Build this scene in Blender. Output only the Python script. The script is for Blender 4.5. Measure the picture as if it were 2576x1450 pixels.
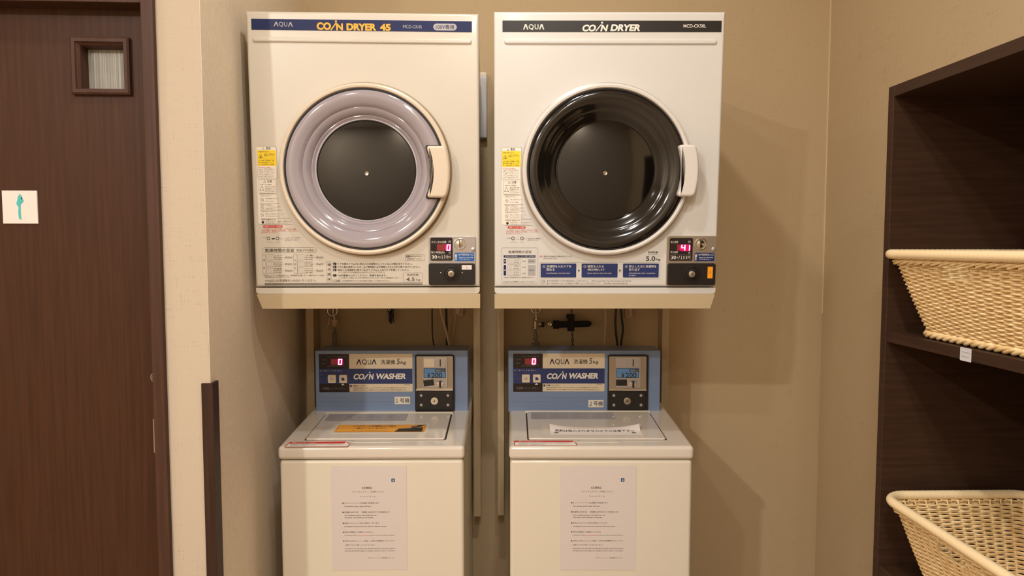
import bpy, bmesh, math, random
from mathutils import Vector, Matrix

S = bpy.context.scene
COL = S.collection
for o in list(bpy.data.objects):
    bpy.data.objects.remove(o)
random.seed(7)

# ------------------------------------------------------------------ camera
FPX, CX, CY = 1717.0, 1288.0, 725.0          # focal length and centre in pixels of 2576 x 1450
EYE = 1.40
YAW = math.atan(84 / FPX)
PIT = math.atan(107 / FPX)
FW = Vector((math.sin(YAW) * math.cos(PIT), math.cos(YAW) * math.cos(PIT), -math.sin(PIT)))
RT = Vector((math.cos(YAW), -math.sin(YAW), 0))
UP = RT.cross(FW)
CAM = Vector((0, 0, EYE))
cd = bpy.data.cameras.new('camera')
cd.sensor_fit = 'HORIZONTAL'
cd.sensor_width = 36.0
cd.lens = 36.0 * FPX / 2576.0
cd.clip_start = 0.02
cam = bpy.data.objects.new('camera', cd)
COL.objects.link(cam)
cam.matrix_world = Matrix((( RT.x, UP.x, -FW.x, CAM.x), (RT.y, UP.y, -FW.y, CAM.y), (RT.z, UP.z, -FW.z, CAM.z), (0, 0, 0, 1)))
S.camera = cam

# ------------------------------------------------------------------ world, lights, exposure
S.view_settings.view_transform = 'Standard'
S.view_settings.look = 'None'
S.view_settings.gamma = 1.0
S.view_settings.exposure = 0.0
S.view_settings.use_curve_mapping = False
wd = bpy.data.worlds.new('world')
S.world = wd
wd.use_nodes = True
wd.node_tree.nodes['Background'].inputs[0].default_value = (1.0, 0.84, 0.66, 1)
wd.node_tree.nodes['Background'].inputs[1].default_value = 0.05
ZC = 2.76                                      # ceiling height
LIGHT_COL = (1.0, 0.97, 0.925)
def downlight_or_fill(x, y, power, spread=180, size=0.10, aim=None):
    l = bpy.data.lights.new('downlight_or_fill_lamp', 'AREA')
    l.shape = 'DISK'
    l.size = size
    l.spread = math.radians(spread)
    l.energy = power
    l.color = LIGHT_COL
    o = bpy.data.objects.new('downlight_or_fill_lamp', l)
    COL.objects.link(o)
    o.location = (x, y, ZC - 0.004)
    if aim: o.rotation_euler = Vector(aim).to_track_quat('-Z', 'Y').to_euler()      # tilt added to throw more light on the back wall
    return o
downlight_or_fill(-0.04, 1.09, 13, aim=(0.22, 0.72, -0.75))
downlight_or_fill(-0.05, -1.10, 15)
downlight_or_fill(-1.70, -1.10, 68)
downlight_or_fill(-1.60, 1.07, 4)
downlight_or_fill(-0.90, -0.40, 14)  # added fill light, brightens the right wall
downlight_or_fill(-0.05, -1.70, 12)  # extra fill light added behind the camera
downlight_or_fill(0.18, 0.20, 14)  # fill light added for the baskets and right wall

# ------------------------------------------------------------------ materials
def lin(c):
    return tuple(((v / 255) / 12.92 if v / 255 <= 0.04045 else ((v / 255 + 0.055) / 1.055) ** 2.4) for v in c)
MATS = {}
def mat(name, rgb, rough=0.5, metal=0.0, coat=0.0, emit=0.0, spec=0.5, alpha=None):
    m = bpy.data.materials.new(name)
    m.use_nodes = True
    b = m.node_tree.nodes['Principled BSDF']
    c = lin(rgb) + (1,)
    b.inputs['Base Color'].default_value = c
    b.inputs['Roughness'].default_value = rough
    b.inputs['Metallic'].default_value = metal
    b.inputs['Coat Weight'].default_value = coat
    b.inputs['Coat Roughness'].default_value = 0.08
    b.inputs['Specular IOR Level'].default_value = spec
    if emit:
        b.inputs['Emission Color'].default_value = c
        b.inputs['Emission Strength'].default_value = emit
    m.diffuse_color = c
    MATS[name] = m
    return m
def nodes_of(m):
    nt = m.node_tree
    return nt, nt.nodes, nt.links, nt.nodes['Principled BSDF']
def coords(nt, scale):
    tc = nt.nodes.new('ShaderNodeTexCoord')
    mp = nt.nodes.new('ShaderNodeMapping')
    mp.inputs['Scale'].default_value = scale
    nt.links.new(tc.outputs['Object'], mp.inputs[0])
    return mp
def noisy(m, rgb1, rgb2, scale=(1, 1, 1), nscale=5, detail=4, bump=0.0, bdist=0.001, contrast=(0.3, 0.7)):
    nt, N, L, b = nodes_of(m)
    mp = coords(nt, scale)
    n = N.new('ShaderNodeTexNoise')
    n.inputs['Scale'].default_value = nscale
    n.inputs['Detail'].default_value = detail
    L.new(mp.outputs[0], n.inputs['Vector'])
    r = N.new('ShaderNodeValToRGB')
    r.color_ramp.elements[0].position, r.color_ramp.elements[1].position = contrast
    r.color_ramp.elements[0].color = lin(rgb1) + (1,)
    r.color_ramp.elements[1].color = lin(rgb2) + (1,)
    L.new(n.outputs['Fac'], r.inputs[0])
    L.new(r.outputs[0], b.inputs['Base Color'])
    if bump:
        bp = N.new('ShaderNodeBump')
        bp.inputs['Strength'].default_value = bump
        bp.inputs['Distance'].default_value = bdist
        L.new(n.outputs['Fac'], bp.inputs['Height'])
        L.new(bp.outputs[0], b.inputs['Normal'])
    return m
def linen(name, rgb1, rgb2):
    """woven wallpaper: fine crossed threads with a few darker flecks"""
    m = mat(name, rgb1, 0.85, spec=0.2)
    nt, N, L, b = nodes_of(m)
    a = N.new('ShaderNodeTexNoise'); a.inputs['Scale'].default_value = 1; a.inputs['Detail'].default_value = 3
    c = N.new('ShaderNodeTexNoise'); c.inputs['Scale'].default_value = 1; c.inputs['Detail'].default_value = 3
    L.new(coords(nt, (420, 420, 25)).outputs[0], a.inputs['Vector'])
    L.new(coords(nt, (25, 25, 420)).outputs[0], c.inputs['Vector'])
    ad = N.new('ShaderNodeMath'); ad.operation = 'ADD'
    L.new(a.outputs['Fac'], ad.inputs[0]); L.new(c.outputs['Fac'], ad.inputs[1])
    g = N.new('ShaderNodeTexNoise'); g.inputs['Scale'].default_value = 2.5; g.inputs['Detail'].default_value = 3
    L.new(coords(nt, (1, 1, 1)).outputs[0], g.inputs['Vector'])
    ad2 = N.new('ShaderNodeMath'); ad2.operation = 'MULTIPLY_ADD'; ad2.inputs[1].default_value = 0.35
    L.new(g.outputs['Fac'], ad2.inputs[0]); L.new(ad.outputs[0], ad2.inputs[2])
    r = N.new('ShaderNodeValToRGB')
    r.color_ramp.elements[0].position = 0.85; r.color_ramp.elements[1].position = 1.5
    r.color_ramp.elements[0].color = lin(rgb1) + (1,); r.color_ramp.elements[1].color = lin(rgb2) + (1,)
    L.new(ad2.outputs[0], r.inputs[0])
    f = N.new('ShaderNodeTexNoise'); f.inputs['Scale'].default_value = 190; f.inputs['Detail'].default_value = 1
    L.new(coords(nt, (1, 1, 0.6)).outputs[0], f.inputs['Vector'])
    fr = N.new('ShaderNodeValToRGB')
    fr.color_ramp.elements[0].position = 0.22; fr.color_ramp.elements[0].color = (0.92, 0.91, 0.89, 1)
    fr.color_ramp.elements[1].position = 0.27; fr.color_ramp.elements[1].color = (1, 1, 1, 1)
    L.new(f.outputs['Fac'], fr.inputs[0])
    mx = N.new('ShaderNodeMix'); mx.data_type = 'RGBA'; mx.blend_type = 'MULTIPLY'; mx.inputs[0].default_value = 1
    L.new(r.outputs[0], mx.inputs[6]); L.new(fr.outputs[0], mx.inputs[7])
    L.new(mx.outputs[2], b.inputs['Base Color'])
    bp = N.new('ShaderNodeBump'); bp.inputs['Strength'].default_value = 0.14; bp.inputs['Distance'].default_value = 0.001
    L.new(ad.outputs[0], bp.inputs['Height']); L.new(bp.outputs[0], b.inputs['Normal'])
    return m
def wood(name, rgb1, rgb2, scale=(60, 60, 2.2), rough=0.45):
    m = mat(name, rgb1, rough, spec=0.2)
    return noisy(m, rgb1, rgb2, scale, 2.0, 6, 0.12, 0.001, (0.3, 0.75))

wallpaper = linen('linen_wallpaper', (180, 157, 121), (200, 177, 141))
wallpaper_pale = linen('pale_linen_wallpaper', (183, 167, 146), (199, 183, 162))
plaster = noisy(mat('side_wallpaper', (190, 168, 138), 0.85, spec=0.2), (230, 214, 190), (238, 222, 200), (1, 1, 1), 90, 5, 0.12, 0.001)
ceil_m = mat('ceiling_white', (228, 222, 212), 0.9)
floor_m = noisy(mat('floor_vinyl', (150, 128, 102), 0.5), (150, 126, 100), (176, 150, 122), (1, 1, 1), 30, 4)
wood_door = wood('dark_door_wood', (62, 37, 22), (77, 47, 30))
wood_frame = wood('dark_frame_wood', (70, 46, 35), (84, 58, 45))
wood_shelf = wood('shelf_wood', (54, 36, 25), (68, 47, 34), (3, 2.2, 60))
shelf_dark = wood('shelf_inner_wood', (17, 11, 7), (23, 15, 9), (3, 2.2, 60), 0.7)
wood_dark = wood('corner_guard_wood', (54, 36, 27), (68, 47, 36))
cream = mat('cream_enamel', (211, 203, 188), 0.28, coat=0.3)
white = mat('white_enamel', (217, 214, 208), 0.28, coat=0.3)
cream_ring = mat('cream_plastic', (224, 208, 186), 0.3, coat=0.2)
white_ring = mat('white_plastic', (224, 218, 210), 0.3, coat=0.2)
seam_m = mat('shadow_gap_rubber', (58, 48, 38), 0.7)
hinge_tan = mat('tan_hinge_ring', (150, 128, 94), 0.5)
lilac_rim = mat('pale_lilac_rim', (196, 190, 196), 0.15, coat=0.5)
black_rub = mat('black_gasket', (22, 18, 20), 0.45)
lilac = mat('smoky_lilac_plastic', (163, 154, 160), 0.09, coat=1.0)
smoke = mat('smoked_black_plastic', (24, 20, 17), 0.12, coat=0.6)
glass_dark = mat('dark_window_glass', (13, 11, 9), 0.06, coat=0.5)
steel = mat('brushed_steel', (186, 180, 176), 0.34, metal=0.6)
steel_warm = mat('worn_steel', (168, 154, 134), 0.38, metal=0.6)
chrome = mat('chrome', (225, 222, 215), 0.15, metal=1.0)
black_pl = mat('black_plastic', (26, 22, 20), 0.4)
black_gl = mat('black_display_glass', (34, 24, 26), 0.15)
navy = mat('navy_print', (27, 36, 84), 0.5, spec=0.3)
navy_mid = mat('navy_label', (34, 50, 104), 0.4)
blue_st = mat('blue_sticker', (30, 96, 168), 0.4)
navy_st = mat('navy_sticker', (28, 44, 96), 0.4)
orange_t = mat('orange_print', (248, 176, 44), 0.5)
white_t = mat('white_print', (236, 230, 218), 0.5)
grey_t = mat('grey_print', (120, 112, 108), 0.6)
dark_t = mat('black_print', (42, 36, 36), 0.6)
brown_t = mat('faded_print', (104, 88, 76), 0.6)
silver_t = mat('silver_print', (176, 172, 172), 0.5)
red_t = mat('red_print', (206, 60, 52), 0.6)
yellow_p = mat('yellow_print', (250, 216, 40), 0.5)
paper_w = mat('label_white', (240, 232, 218), 0.5)
paper_n = mat('notice_paper', (218, 206, 198), 0.8)
navy_line = mat('navy_line_print', (70, 62, 70), 0.6)
led_off = mat('led_red_dim', (128, 34, 36), 0.4, emit=0.25)
led_on = mat('led_lit', (255, 150, 225), 0.4, emit=4.0)
led_glow = mat('led_halo', (200, 0, 88), 0.4, emit=0.42)  # flat emissive patch imitating the halo around the lit digits
stand_m = mat('beige_painted_steel', (189, 168, 133), 0.45)
wash_cream = mat('washer_cream', (226, 216, 196), 0.3, coat=0.25)
wash_top = mat('washer_top_white', (220, 209, 194), 0.16, coat=0.5)
wash_blue = mat('washer_blue_enamel', (122, 142, 176), 0.35, coat=0.2)
cream_lbl = mat('cream_label', (224, 208, 180), 0.4)
price_blue = mat('price_blue', (92, 140, 190), 0.4)
orange_pp = mat('orange_paper', (240, 168, 60), 0.5)
orange_stk = mat('orange_sticker', (246, 160, 20), 0.5)
rattan = mat('rattan', (234, 204, 150), 0.5, spec=0.4)
noisy(rattan, (220, 182, 122), (250, 224, 174), (1, 1, 1), 70, 3, 0.0, 0.001, (0.3, 0.7))
rattan_rim = mat('rattan_rim', (248, 222, 176), 0.4, spec=0.45)
teal_t = mat('teal_print', (72, 188, 184), 0.6)
sign_w = mat('sign_white', (232, 222, 214), 0.5)
valve_m = mat('aged_brass_chrome', (186, 168, 142), 0.35, metal=0.8)
hose_m = mat('grey_hose', (128, 116, 100), 0.45)
pvc_m = mat('beige_tube', (206, 176, 142), 0.5)
cable_d = mat('dark_green_cable', (34, 40, 30), 0.5)
foam_b = mat('black_foam', (26, 25, 24), 0.85)
iron_m = mat('tarnished_chain', (70, 60, 48), 0.4, metal=0.8)
box_w = mat('white_box_plastic', (212, 210, 208), 0.5)
caulk = mat('pale_caulk', (224, 200, 160), 0.7)
reed = mat('reeded_glass', (150, 146, 136), 0.35)
noisy(reed, (104, 100, 90), (172, 168, 156), (260, 1, 1.5), 1, 3, 0.5, 0.002, (0.3, 0.7))
lamin = mat('clear_laminate', (226, 220, 208), 0.12, coat=0.5)
tag_m = mat('tag_white', (206, 206, 210), 0.6)

# ------------------------------------------------------------------ geometry collector
class Frame:
    """a placed thing: location and turn about the vertical; local x right, y into the wall, z up"""
    def __init__(s, loc, yaw):
        s.loc = Vector(loc); s.yaw = yaw
        s.R = Matrix.Rotation(yaw, 3, 'Z'); s.Ri = s.R.transposed()
    def ray(s, px, py):
        d = FW * FPX + RT * (px - CX) - UP * (py - CY)
        return s.Ri @ (CAM - s.loc), s.Ri @ d
WORLD = Frame((0, 0, 0), 0)
class Face:
    """a flat face of a thing: origin o, axes u and v, outward normal n (all local)"""
    def __init__(s, fr, o, u=(1, 0, 0), v=(0, 0, 1)):
        s.fr, s.o, s.u, s.v = fr, Vector(o), Vector(u), Vector(v)
        s.n = s.u.cross(s.v).normalized()
    def uv(s, px, py, d=0.0):
        c, r = s.fr.ray(px, py)
        o = s.o + s.n * d
        t = (o - c).dot(s.n) / r.dot(s.n)
        q = c + r * t - o
        uu, vv, uv_ = s.u.dot(s.u), s.v.dot(s.v), s.u.dot(s.v)
        qu, qv = q.dot(s.u), q.dot(s.v)
        det = uu * vv - uv_ * uv_
        return ((qu * vv - qv * uv_) / det, (qv * uu - qu * uv_) / det)
    def pt(s, a, b, d=0.0):
        return s.o + s.u * a + s.v * b + s.n * d
    def rect(s, x0, y0, x1, y1, d=0.0):
        ym, xm = (y0 + y1) / 2, (x0 + x1) / 2
        return (s.uv(x0, ym, d)[0], s.uv(xm, y1, d)[1], s.uv(x1, ym, d)[0], s.uv(xm, y0, d)[1])

def rrect(u0, v0, u1, v1, r=0.0, n=5):
    r = min(r, abs(u1 - u0) / 2.01, abs(v1 - v0) / 2.01)
    if r <= 1e-6:
        return [(u0, v0), (u1, v0), (u1, v1), (u0, v1)]
    out = []
    for cx, cy, a0 in ((u1 - r, v0 + r, -90), (u1 - r, v1 - r, 0), (u0 + r, v1 - r, 90), (u0 + r, v0 + r, 180)):
        for k in range(n + 1):
            a = math.radians(a0 + 90 * k / n)
            out.append((cx + r * math.cos(a), cy + r * math.sin(a)))
    return out

TEXT_CACHE = {}
def text_mesh(s, bold, shear, spacing):
    if any(0x3000 < ord(ch) < 0xFF00 for ch in s): bold = min(bold, 0.004)      # dense characters fill in when thickened
    key = (s, bold, shear, spacing)
    if key not in TEXT_CACHE:
        c = bpy.data.curves.new('t', 'FONT')
        c.body = s; c.resolution_u = 5 if s.isascii() and len(s) < 12 else 2; c.offset = bold; c.shear = shear; c.space_character = spacing
        o = bpy.data.objects.new('t', c)
        COL.objects.link(o)
        bpy.context.view_layer.update()
        m = bpy.data.meshes.new_from_object(o.evaluated_get(bpy.context.evaluated_depsgraph_get()))
        vs = [(v.co.x, v.co.y) for v in m.vertices]
        fs = [tuple(p.vertices) for p in m.polygons]
        bpy.data.objects.remove(o); bpy.data.curves.remove(c); bpy.data.meshes.remove(m)
        TEXT_CACHE[key] = (vs, fs, min(v[0] for v in vs), max(v[0] for v in vs), min(v[1] for v in vs), max(v[1] for v in vs))
    return TEXT_CACHE[key]

def fillet(pts, corners, r):
    """round the listed corners of a closed outline; neighbours closer than r are dropped"""
    n = len(pts); keep = []
    cs = {i: Vector(pts[i]) for i in corners}
    for i, p in enumerate(pts):
        v = Vector(p)
        if i in cs:
            a, b = None, None
            k = i - 1
            while (Vector(pts[k]) - v).length < r: k -= 1
            a = v + (Vector(pts[k]) - v).normalized() * r
            k = i + 1
            while (Vector(pts[k % n]) - v).length < r: k += 1
            b = v + (Vector(pts[k % n]) - v).normalized() * r
            for t in range(6):
                t /= 5; keep.append(tuple(a * (1 - t) ** 2 + v * 2 * t * (1 - t) + b * t * t))
        elif all((v - c).length >= r for c in cs.values()):
            keep.append(tuple(p))
    return keep
class MB:
    def glyph_a(s, face, x0, x1, y0, y1, w, m, d):
        """the crossbar-less A of the maker's mark, x0..x1 wide, y0 (foot) to y1 (top), in photo pixels"""
        xm = (x0 + x1) / 2
        o = [(x0, y0), (x0 + w, y0), (xm, y1 + (y0 - y1) * .30), (x1 - w, y0), (x1, y0), (xm + w * .75, y1), (xm - w * .75, y1)]
        P = [face.uv(*p) for p in o]
        vs = [face.pt(a, b, d) for a, b in P]
        return s.add(vs, [(0, 1, 2, 6), (2, 3, 4, 5), (6, 2, 5)], m)
    def __init__(s):
        s.v, s.f, s.m, s.mats, s.wn, s.ang = [], [], [], [], False, 35
    def mi(s, m):
        if m not in s.mats: s.mats.append(m)
        return s.mats.index(m)
    def add(s, vs, fs, m):
        b = len(s.v); k = s.mi(m)
        s.v += [tuple(v) for v in vs]
        s.f += [tuple(b + i for i in f) for f in fs]
        s.m += [k] * len(fs)
        return s
    def bm(s, bm_, m):
        bm_.verts.index_update()
        s.add([v.co[:] for v in bm_.verts], [[v.index for v in f.verts] for f in bm_.faces], m)
        bm_.free()
        return s
    def box(s, x0, x1, y0, y1, z0, z1, m, bev=0.0, seg=2, fn=None):
        b = bmesh.new()
        bmesh.ops.create_cube(b, size=1)
        for v in b.verts:
            v.co = Vector((x0 + (v.co.x + .5) * (x1 - x0), y0 + (v.co.y + .5) * (y1 - y0), z0 + (v.co.z + .5) * (z1 - z0)))
        if bev: s.wn = True; bmesh.ops.bevel(b, geom=list(b.edges), offset=bev, segments=seg, affect='EDGES', profile=0.5)
        if fn:
            for v in b.verts: v.co = fn(v.co)
        return s.bm(b, m)
    def poly(s, face, pts, m, d=0.0005):
        return s.add([face.pt(a, b, d) for a, b in pts], [list(range(len(pts)))], m)
    def prism(s, face, pts, m, d0, d1, bev=0.0, seg=2, side=None):
        b = bmesh.new()
        n = len(pts)
        lo = [b.verts.new(face.pt(a, c, d0)) for a, c in pts]
        hi = [b.verts.new(face.pt(a, c, d1)) for a, c in pts]
        top = b.faces.new(hi); b.faces.new(lo[::-1])
        for i in range(n): b.faces.new((lo[i], lo[(i + 1) % n], hi[(i + 1) % n], hi[i]))
        bmesh.ops.recalc_face_normals(b, faces=list(b.faces))
        if bev: s.wn = True; bmesh.ops.bevel(b, geom=list(top.edges), offset=bev, segments=seg, affect='EDGES', profile=0.5)
        return s.bm(b, m)
    def holed(s, face, u0, v0, u1, v1, cu, cv, r, m, d0, d1, bev):
        """flat panel with a round hole: rim rounded over by bev"""
        angs = sorted(set([2 * math.pi * k / 96 for k in range(96)] + [math.atan2(b - cv, a - cu) % (2 * math.pi) for a in (u0, u1) for b in (v0, v1)]))
        def edge(a, k):
            c, q = math.cos(a), math.sin(a)
            t = min((((u1 - k if c > 0 else u0 + k) - cu) / c) if abs(c) > 1e-9 else 9, (((v1 - k if q > 0 else v0 + k) - cv) / q) if abs(q) > 1e-9 else 9)
            return cu + c * t, cv + q * t
        n = len(angs)
        L = [[face.pt(cu + r * math.cos(a), cv + r * math.sin(a), d0) for a in angs], [face.pt(cu + r * math.cos(a), cv + r * math.sin(a), d1) for a in angs]]
        for k, d in ((bev, d1), (bev * .62, d1 - bev * .07), (bev * .29, d1 - bev * .29), (bev * .07, d1 - bev * .62), (0, d1 - bev), (0, d0)):
            L.append([face.pt(*edge(a, k), d) for a in angs])
        fs = [(j * n + i, (j + 1) * n + i, (j + 1) * n + (i + 1) % n, j * n + (i + 1) % n) for j in range(len(L) - 1) for i in range(n)]
        s.wn = True
        return s.add([p for l in L for p in l], fs, m)
    def outline(s, face, pts, m, w, d=0.0006):
        """thin printed line that follows a closed outline"""
        n = len(pts)
        cx = sum(p[0] for p in pts) / n; cy = sum(p[1] for p in pts) / n
        inn = []
        for i in range(n):
            p0, p1, p2 = Vector(pts[i - 1]), Vector(pts[i]), Vector(pts[(i + 1) % n])
            e1 = (p1 - p0).normalized(); e2 = (p2 - p1).normalized()
            nn = (Vector((-e1.y, e1.x)) + Vector((-e2.y, e2.x)))
            nn = nn.normalized() if nn.length > 1e-9 else Vector((0, 0))
            k = max(0.4, nn.dot(Vector((-e1.y, e1.x))))
            inn.append(p1 + nn * (w / k))
        vs = [face.pt(p[0], p[1], d) for p in pts] + [face.pt(p[0], p[1], d) for p in inn]
        return s.add(vs, [(i, (i + 1) % n, n + (i + 1) % n, n + i) for i in range(n)], m)
    def disc(s, face, u, v, r, m, d=0.0006, n=20):
        return s.poly(face, [(u + r * math.cos(2 * math.pi * k / n), v + r * math.sin(2 * math.pi * k / n)) for k in range(n)], m, d)
    def ring(s, face, u, v, r0, r1, m, d=0.0006, n=20):
        vs = []
        for r in (r0, r1): vs += [face.pt(u + r * math.cos(2 * math.pi * k / n), v + r * math.sin(2 * math.pi * k / n), d) for k in range(n)]
        return s.add(vs, [(i, (i + 1) % n, n + (i + 1) % n, n + i)[::-1] for i in range(n)], m)
    def lathe(s, face, u, v, prof, m, n=96):
        vs, fs = [], []
        for r, d in prof:
            vs += [face.pt(u + r * math.cos(2 * math.pi * k / n), v + r * math.sin(2 * math.pi * k / n), d) for k in range(n)]
        for j in range(len(prof) - 1):
            for i in range(n):
                a, b = j * n + i, j * n + (i + 1) % n
                fs.append((a, a + n, b + n, b))
        if prof[-1][0] < 1e-3 or True:
            fs.append(tuple((len(prof) - 1) * n + i for i in range(n))) if prof[-1][0] < 0.006 else None
        return s.add(vs, fs, m)
    def tube(s, path, r, m, n=8, closed=False, cap=True):
        P = [Vector(p) for p in path]; K = len(P)
        s.ang = max(s.ang, 360 / n + 5)
        rad = r if isinstance(r, (list, tuple)) else [r] * K
        vs, fs = [], []
        prev = None
        for i, p in enumerate(P):
            if closed: t = P[(i + 1) % K] - P[i - 1]
            else: t = P[min(i + 1, K - 1)] - P[max(i - 1, 0)]
            t.normalize()
            if prev is None:
                a = Vector((0, 0, 1)) if abs(t.z) < 0.9 else Vector((1, 0, 0))
                prev = (a - t * a.dot(t)).normalized()
            else:
                prev = (prev - t * prev.dot(t)).normalized()
            q = t.cross(prev)
            vs += [p + (prev * math.cos(2 * math.pi * k / n) + q * math.sin(2 * math.pi * k / n)) * rad[i] for k in range(n)]
        for i in range(K if closed else K - 1):
            for k in range(n):
                a, b = i * n + k, i * n + (k + 1) % n
                c, d = ((i + 1) % K) * n + k, ((i + 1) % K) * n + (k + 1) % n
                fs.append((a, b, d, c))
        if cap and not closed:
            fs.append(tuple(range(n))[::-1]); fs.append(tuple((K - 1) * n + k for k in range(n)))
        return s.add(vs, fs, m)
    def text_uv(s, face, st, u0, vc, u1, h, m, d=0.0008, bold=0.0, shear=0.0, spacing=1.0):
        vs, fs, x0, x1, y0, y1 = text_mesh(st, bold, shear, spacing)
        if h is None: h = (y1 - y0) * (u1 - u0) / (x1 - x0)
        if u1 is None: u1 = u0 + (x1 - x0) * h / (y1 - y0)
        return s.add([face.pt(u0 + (x - x0) / (x1 - x0) * (u1 - u0), vc - h / 2 + (y - y0) / (y1 - y0) * h, d) for x, y in vs], fs, m)
    def text(s, face, st, p0, p1, hpx, m, d=0.0008, bold=0.0, shear=0.0, spacing=1.0):
        """lettering whose ink runs from p0 to p1 (middle of its left and right ends) and stands hpx tall"""
        a, b = face.uv(*p0), face.uv(*p1)
        h = None
        if hpx:
            mx = ((p0[0] + p1[0]) / 2, (p0[1] + p1[1]) / 2)
            h = abs(face.uv(mx[0], mx[1] - hpx / 2)[1] - face.uv(mx[0], mx[1] + hpx / 2)[1])
        return s.text_uv(face, st, a[0], (a[1] + b[1]) / 2, b[0], h, m, d, bold, shear, spacing)
    def rectpx(s, face, x0, y0, x1, y1, m, d=0.0005, r=0.0, th=0.0):
        u0, v0, u1, v1 = face.rect(x0, y0, x1, y1)
        pts = rrect(u0, v0, u1, v1, r)
        if th: return s.prism(face, pts, m, d, d + th, min(th * 0.4, 0.002))
        return s.poly(face, pts, m, d)
    def linepx(s, face, x0, y0, x1, y1, m, w=0.0008, r=0.002, d=0.0006):
        return s.outline(face, rrect(*face.rect(x0, y0, x1, y1), r), m, w, d)
    def build(s, name, parent=None, smooth=True):
        me = bpy.data.meshes.new(name)
        me.from_pydata(s.v, [], s.f)
        for m in s.mats: me.materials.append(m)
        me.polygons.foreach_set('material_index', s.m)
        if smooth:
            me.polygons.foreach_set('use_smooth', [True] * len(me.polygons))
            me.set_sharp_from_angle(angle=math.radians(s.ang))
        me.update()
        o = bpy.data.objects.new(name, me)
        COL.objects.link(o)
        if parent: o.parent = parent
        if s.wn and smooth:
            w = o.modifiers.new('weighted_normals', 'WEIGHTED_NORMAL'); w.keep_sharp = True
        return o

def tag(o, label=None, cat=None, group=None, kind=None):
    if label: o['label'] = label
    if cat: o['category'] = cat
    if group: o['group'] = group
    if kind: o['kind'] = kind
    return o
def thing(name, fr, label, cat, group=None):
    o = bpy.data.objects.new(name, None)
    COL.objects.link(o)
    o.empty_display_size = 0.05
    o.location = fr.loc; o.rotation_euler = (0, 0, fr.yaw)
    return tag(o, label, cat, group)
def struct(mb, name, smooth=False):
    return tag(mb.build(name, None, smooth), kind='structure')
def at_y(px, py, y):
    c, r = WORLD.ray(px, py); return c + r * ((y - c.y) / r.y)
def at_x(px, py, x):
    c, r = WORLD.ray(px, py); return c + r * ((x - c.x) / r.x)

# ------------------------------------------------------------------ the room
YB, XL, XR = 2.44, -0.615, 1.261               # back wall, alcove side wall, right wall
YP = 1.580                                     # face of the pillar beside the door
YF, XFL = -1.9, -2.6                           # wall behind the camera, far left end
T = 0.12
struct(MB().box(XFL - T, XR + T, YF - T, YB + T, -0.1, 0, floor_m), 'floor')
struct(MB().box(XFL - T, XR + T, YF - T, YB + T, ZC, ZC + 0.1, ceil_m), 'ceiling')
struct(MB().box(XL - 0.05, XR + T, YB, YB + T, 0, ZC, wallpaper), 'wall_back')
struct(MB().box(XR, XR + T, YF, YB, 0, ZC, wallpaper), 'wall_right')
struct(MB().box(XFL - T, XR + T, YF - T, YF, 0, ZC, wallpaper_pale), 'wall_front')
struct(MB().box(XFL - T, XFL, YF, YP, 0, ZC, wallpaper_pale), 'wall_left')
# pillar: its face towards the room is paler paper than the alcove side
xj1 = at_y(409, 600, YP).x                      # outer edge of the door jamb
pil = MB().box(xj1 - 0.02, XL - 0.001, YP, YP + 0.5, 0, ZC, wallpaper_pale)
struct(pil, 'wall_pillar')
struct(MB().box(XL - 0.001, XL, YP + 0.0005, YB, 0, ZC, plaster), 'wall_alcove')
# caulked corner line
struct(MB().box(XR - 0.004, XR, YB - 0.004, YB, 1.15, ZC, caulk), 'trim_1')
# wooden corner guard on the pillar edge
zg = at_y(528, 964, YP).z
gx0 = at_y(513, 1100, YP).x
gm = MB()
gpts = [(gx0, YP - 0.007), (XL + 0.007, YP - 0.007), (XL + 0.007, YP + 0.03), (XL + 0.0005, YP + 0.03), (XL + 0.0005, YP - 0.0005), (gx0, YP - 0.0005)]
n6 = len(gpts)
gm.add([(x, y, 0.0) for x, y in gpts] + [(x, y, zg) for x, y in gpts],
       [tuple(range(n6))[::-1], tuple(range(n6, 2 * n6))] + [(i, (i + 1) % n6, n6 + (i + 1) % n6, n6 + i) for i in range(n6)], wood_dark)
struct(gm, 'trim_2')

# sliding door with its frame
YD = YP + 0.045
xj0 = at_y(377, 600, YP).x                      # inner edge of the jamb
zh = at_y(200, 6, YP).z                         # underside of the head
fr_m = MB()
fr_m.box(xj0, xj1, YP - 0.012, YP + 0.10, 0, ZC - 0.001, wood_frame, 0.003)
fr_m.box(XFL, xj0, YP - 0.004, YP + 0.10, zh, zh + 0.10, wood_frame, 0.003)
struct(fr_m, 'trim_3', True)
struct(MB().box(XFL - T, xj0, YP, YP + 0.1, zh + 0.10, ZC, wallpaper_pale), 'wall_over_door')
xd0 = XFL + 0.45
struct(MB().box(XFL, xd0 + 0.06, YP + 0.10, YP + 0.16, 0, zh + 0.1, wallpaper_pale), 'wall_pocket')
DFR = Frame((xd0, YD, 0), 0)
dface = Face(DFR, (0, 0, 0))
wu0, wv0, wu1, wv1 = dface.rect(207, 117, 318, 225)
ou0, ov0, ou1, ov1 = dface.rect(184, 96, 331, 240)
DW, DH = xj0 - 0.003 - xd0, zh + 0.02
door = tag(bpy.data.objects.new('door_1', None), 'dark brown wooden sliding door with a small reeded glass window', 'door', kind='structure')
COL.objects.link(door); door.location = DFR.loc
dm = MB()
for bx in ((0, wu0, 0, DH), (wu1, DW, 0, DH), (wu0, wu1, 0, wv0), (wu0, wu1, wv1, DH)):
    dm.box(bx[0], bx[1], 0, 0.036, bx[2], bx[3], wood_door)
dm.build('door_panel', door, False)
wf = MB()
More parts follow.
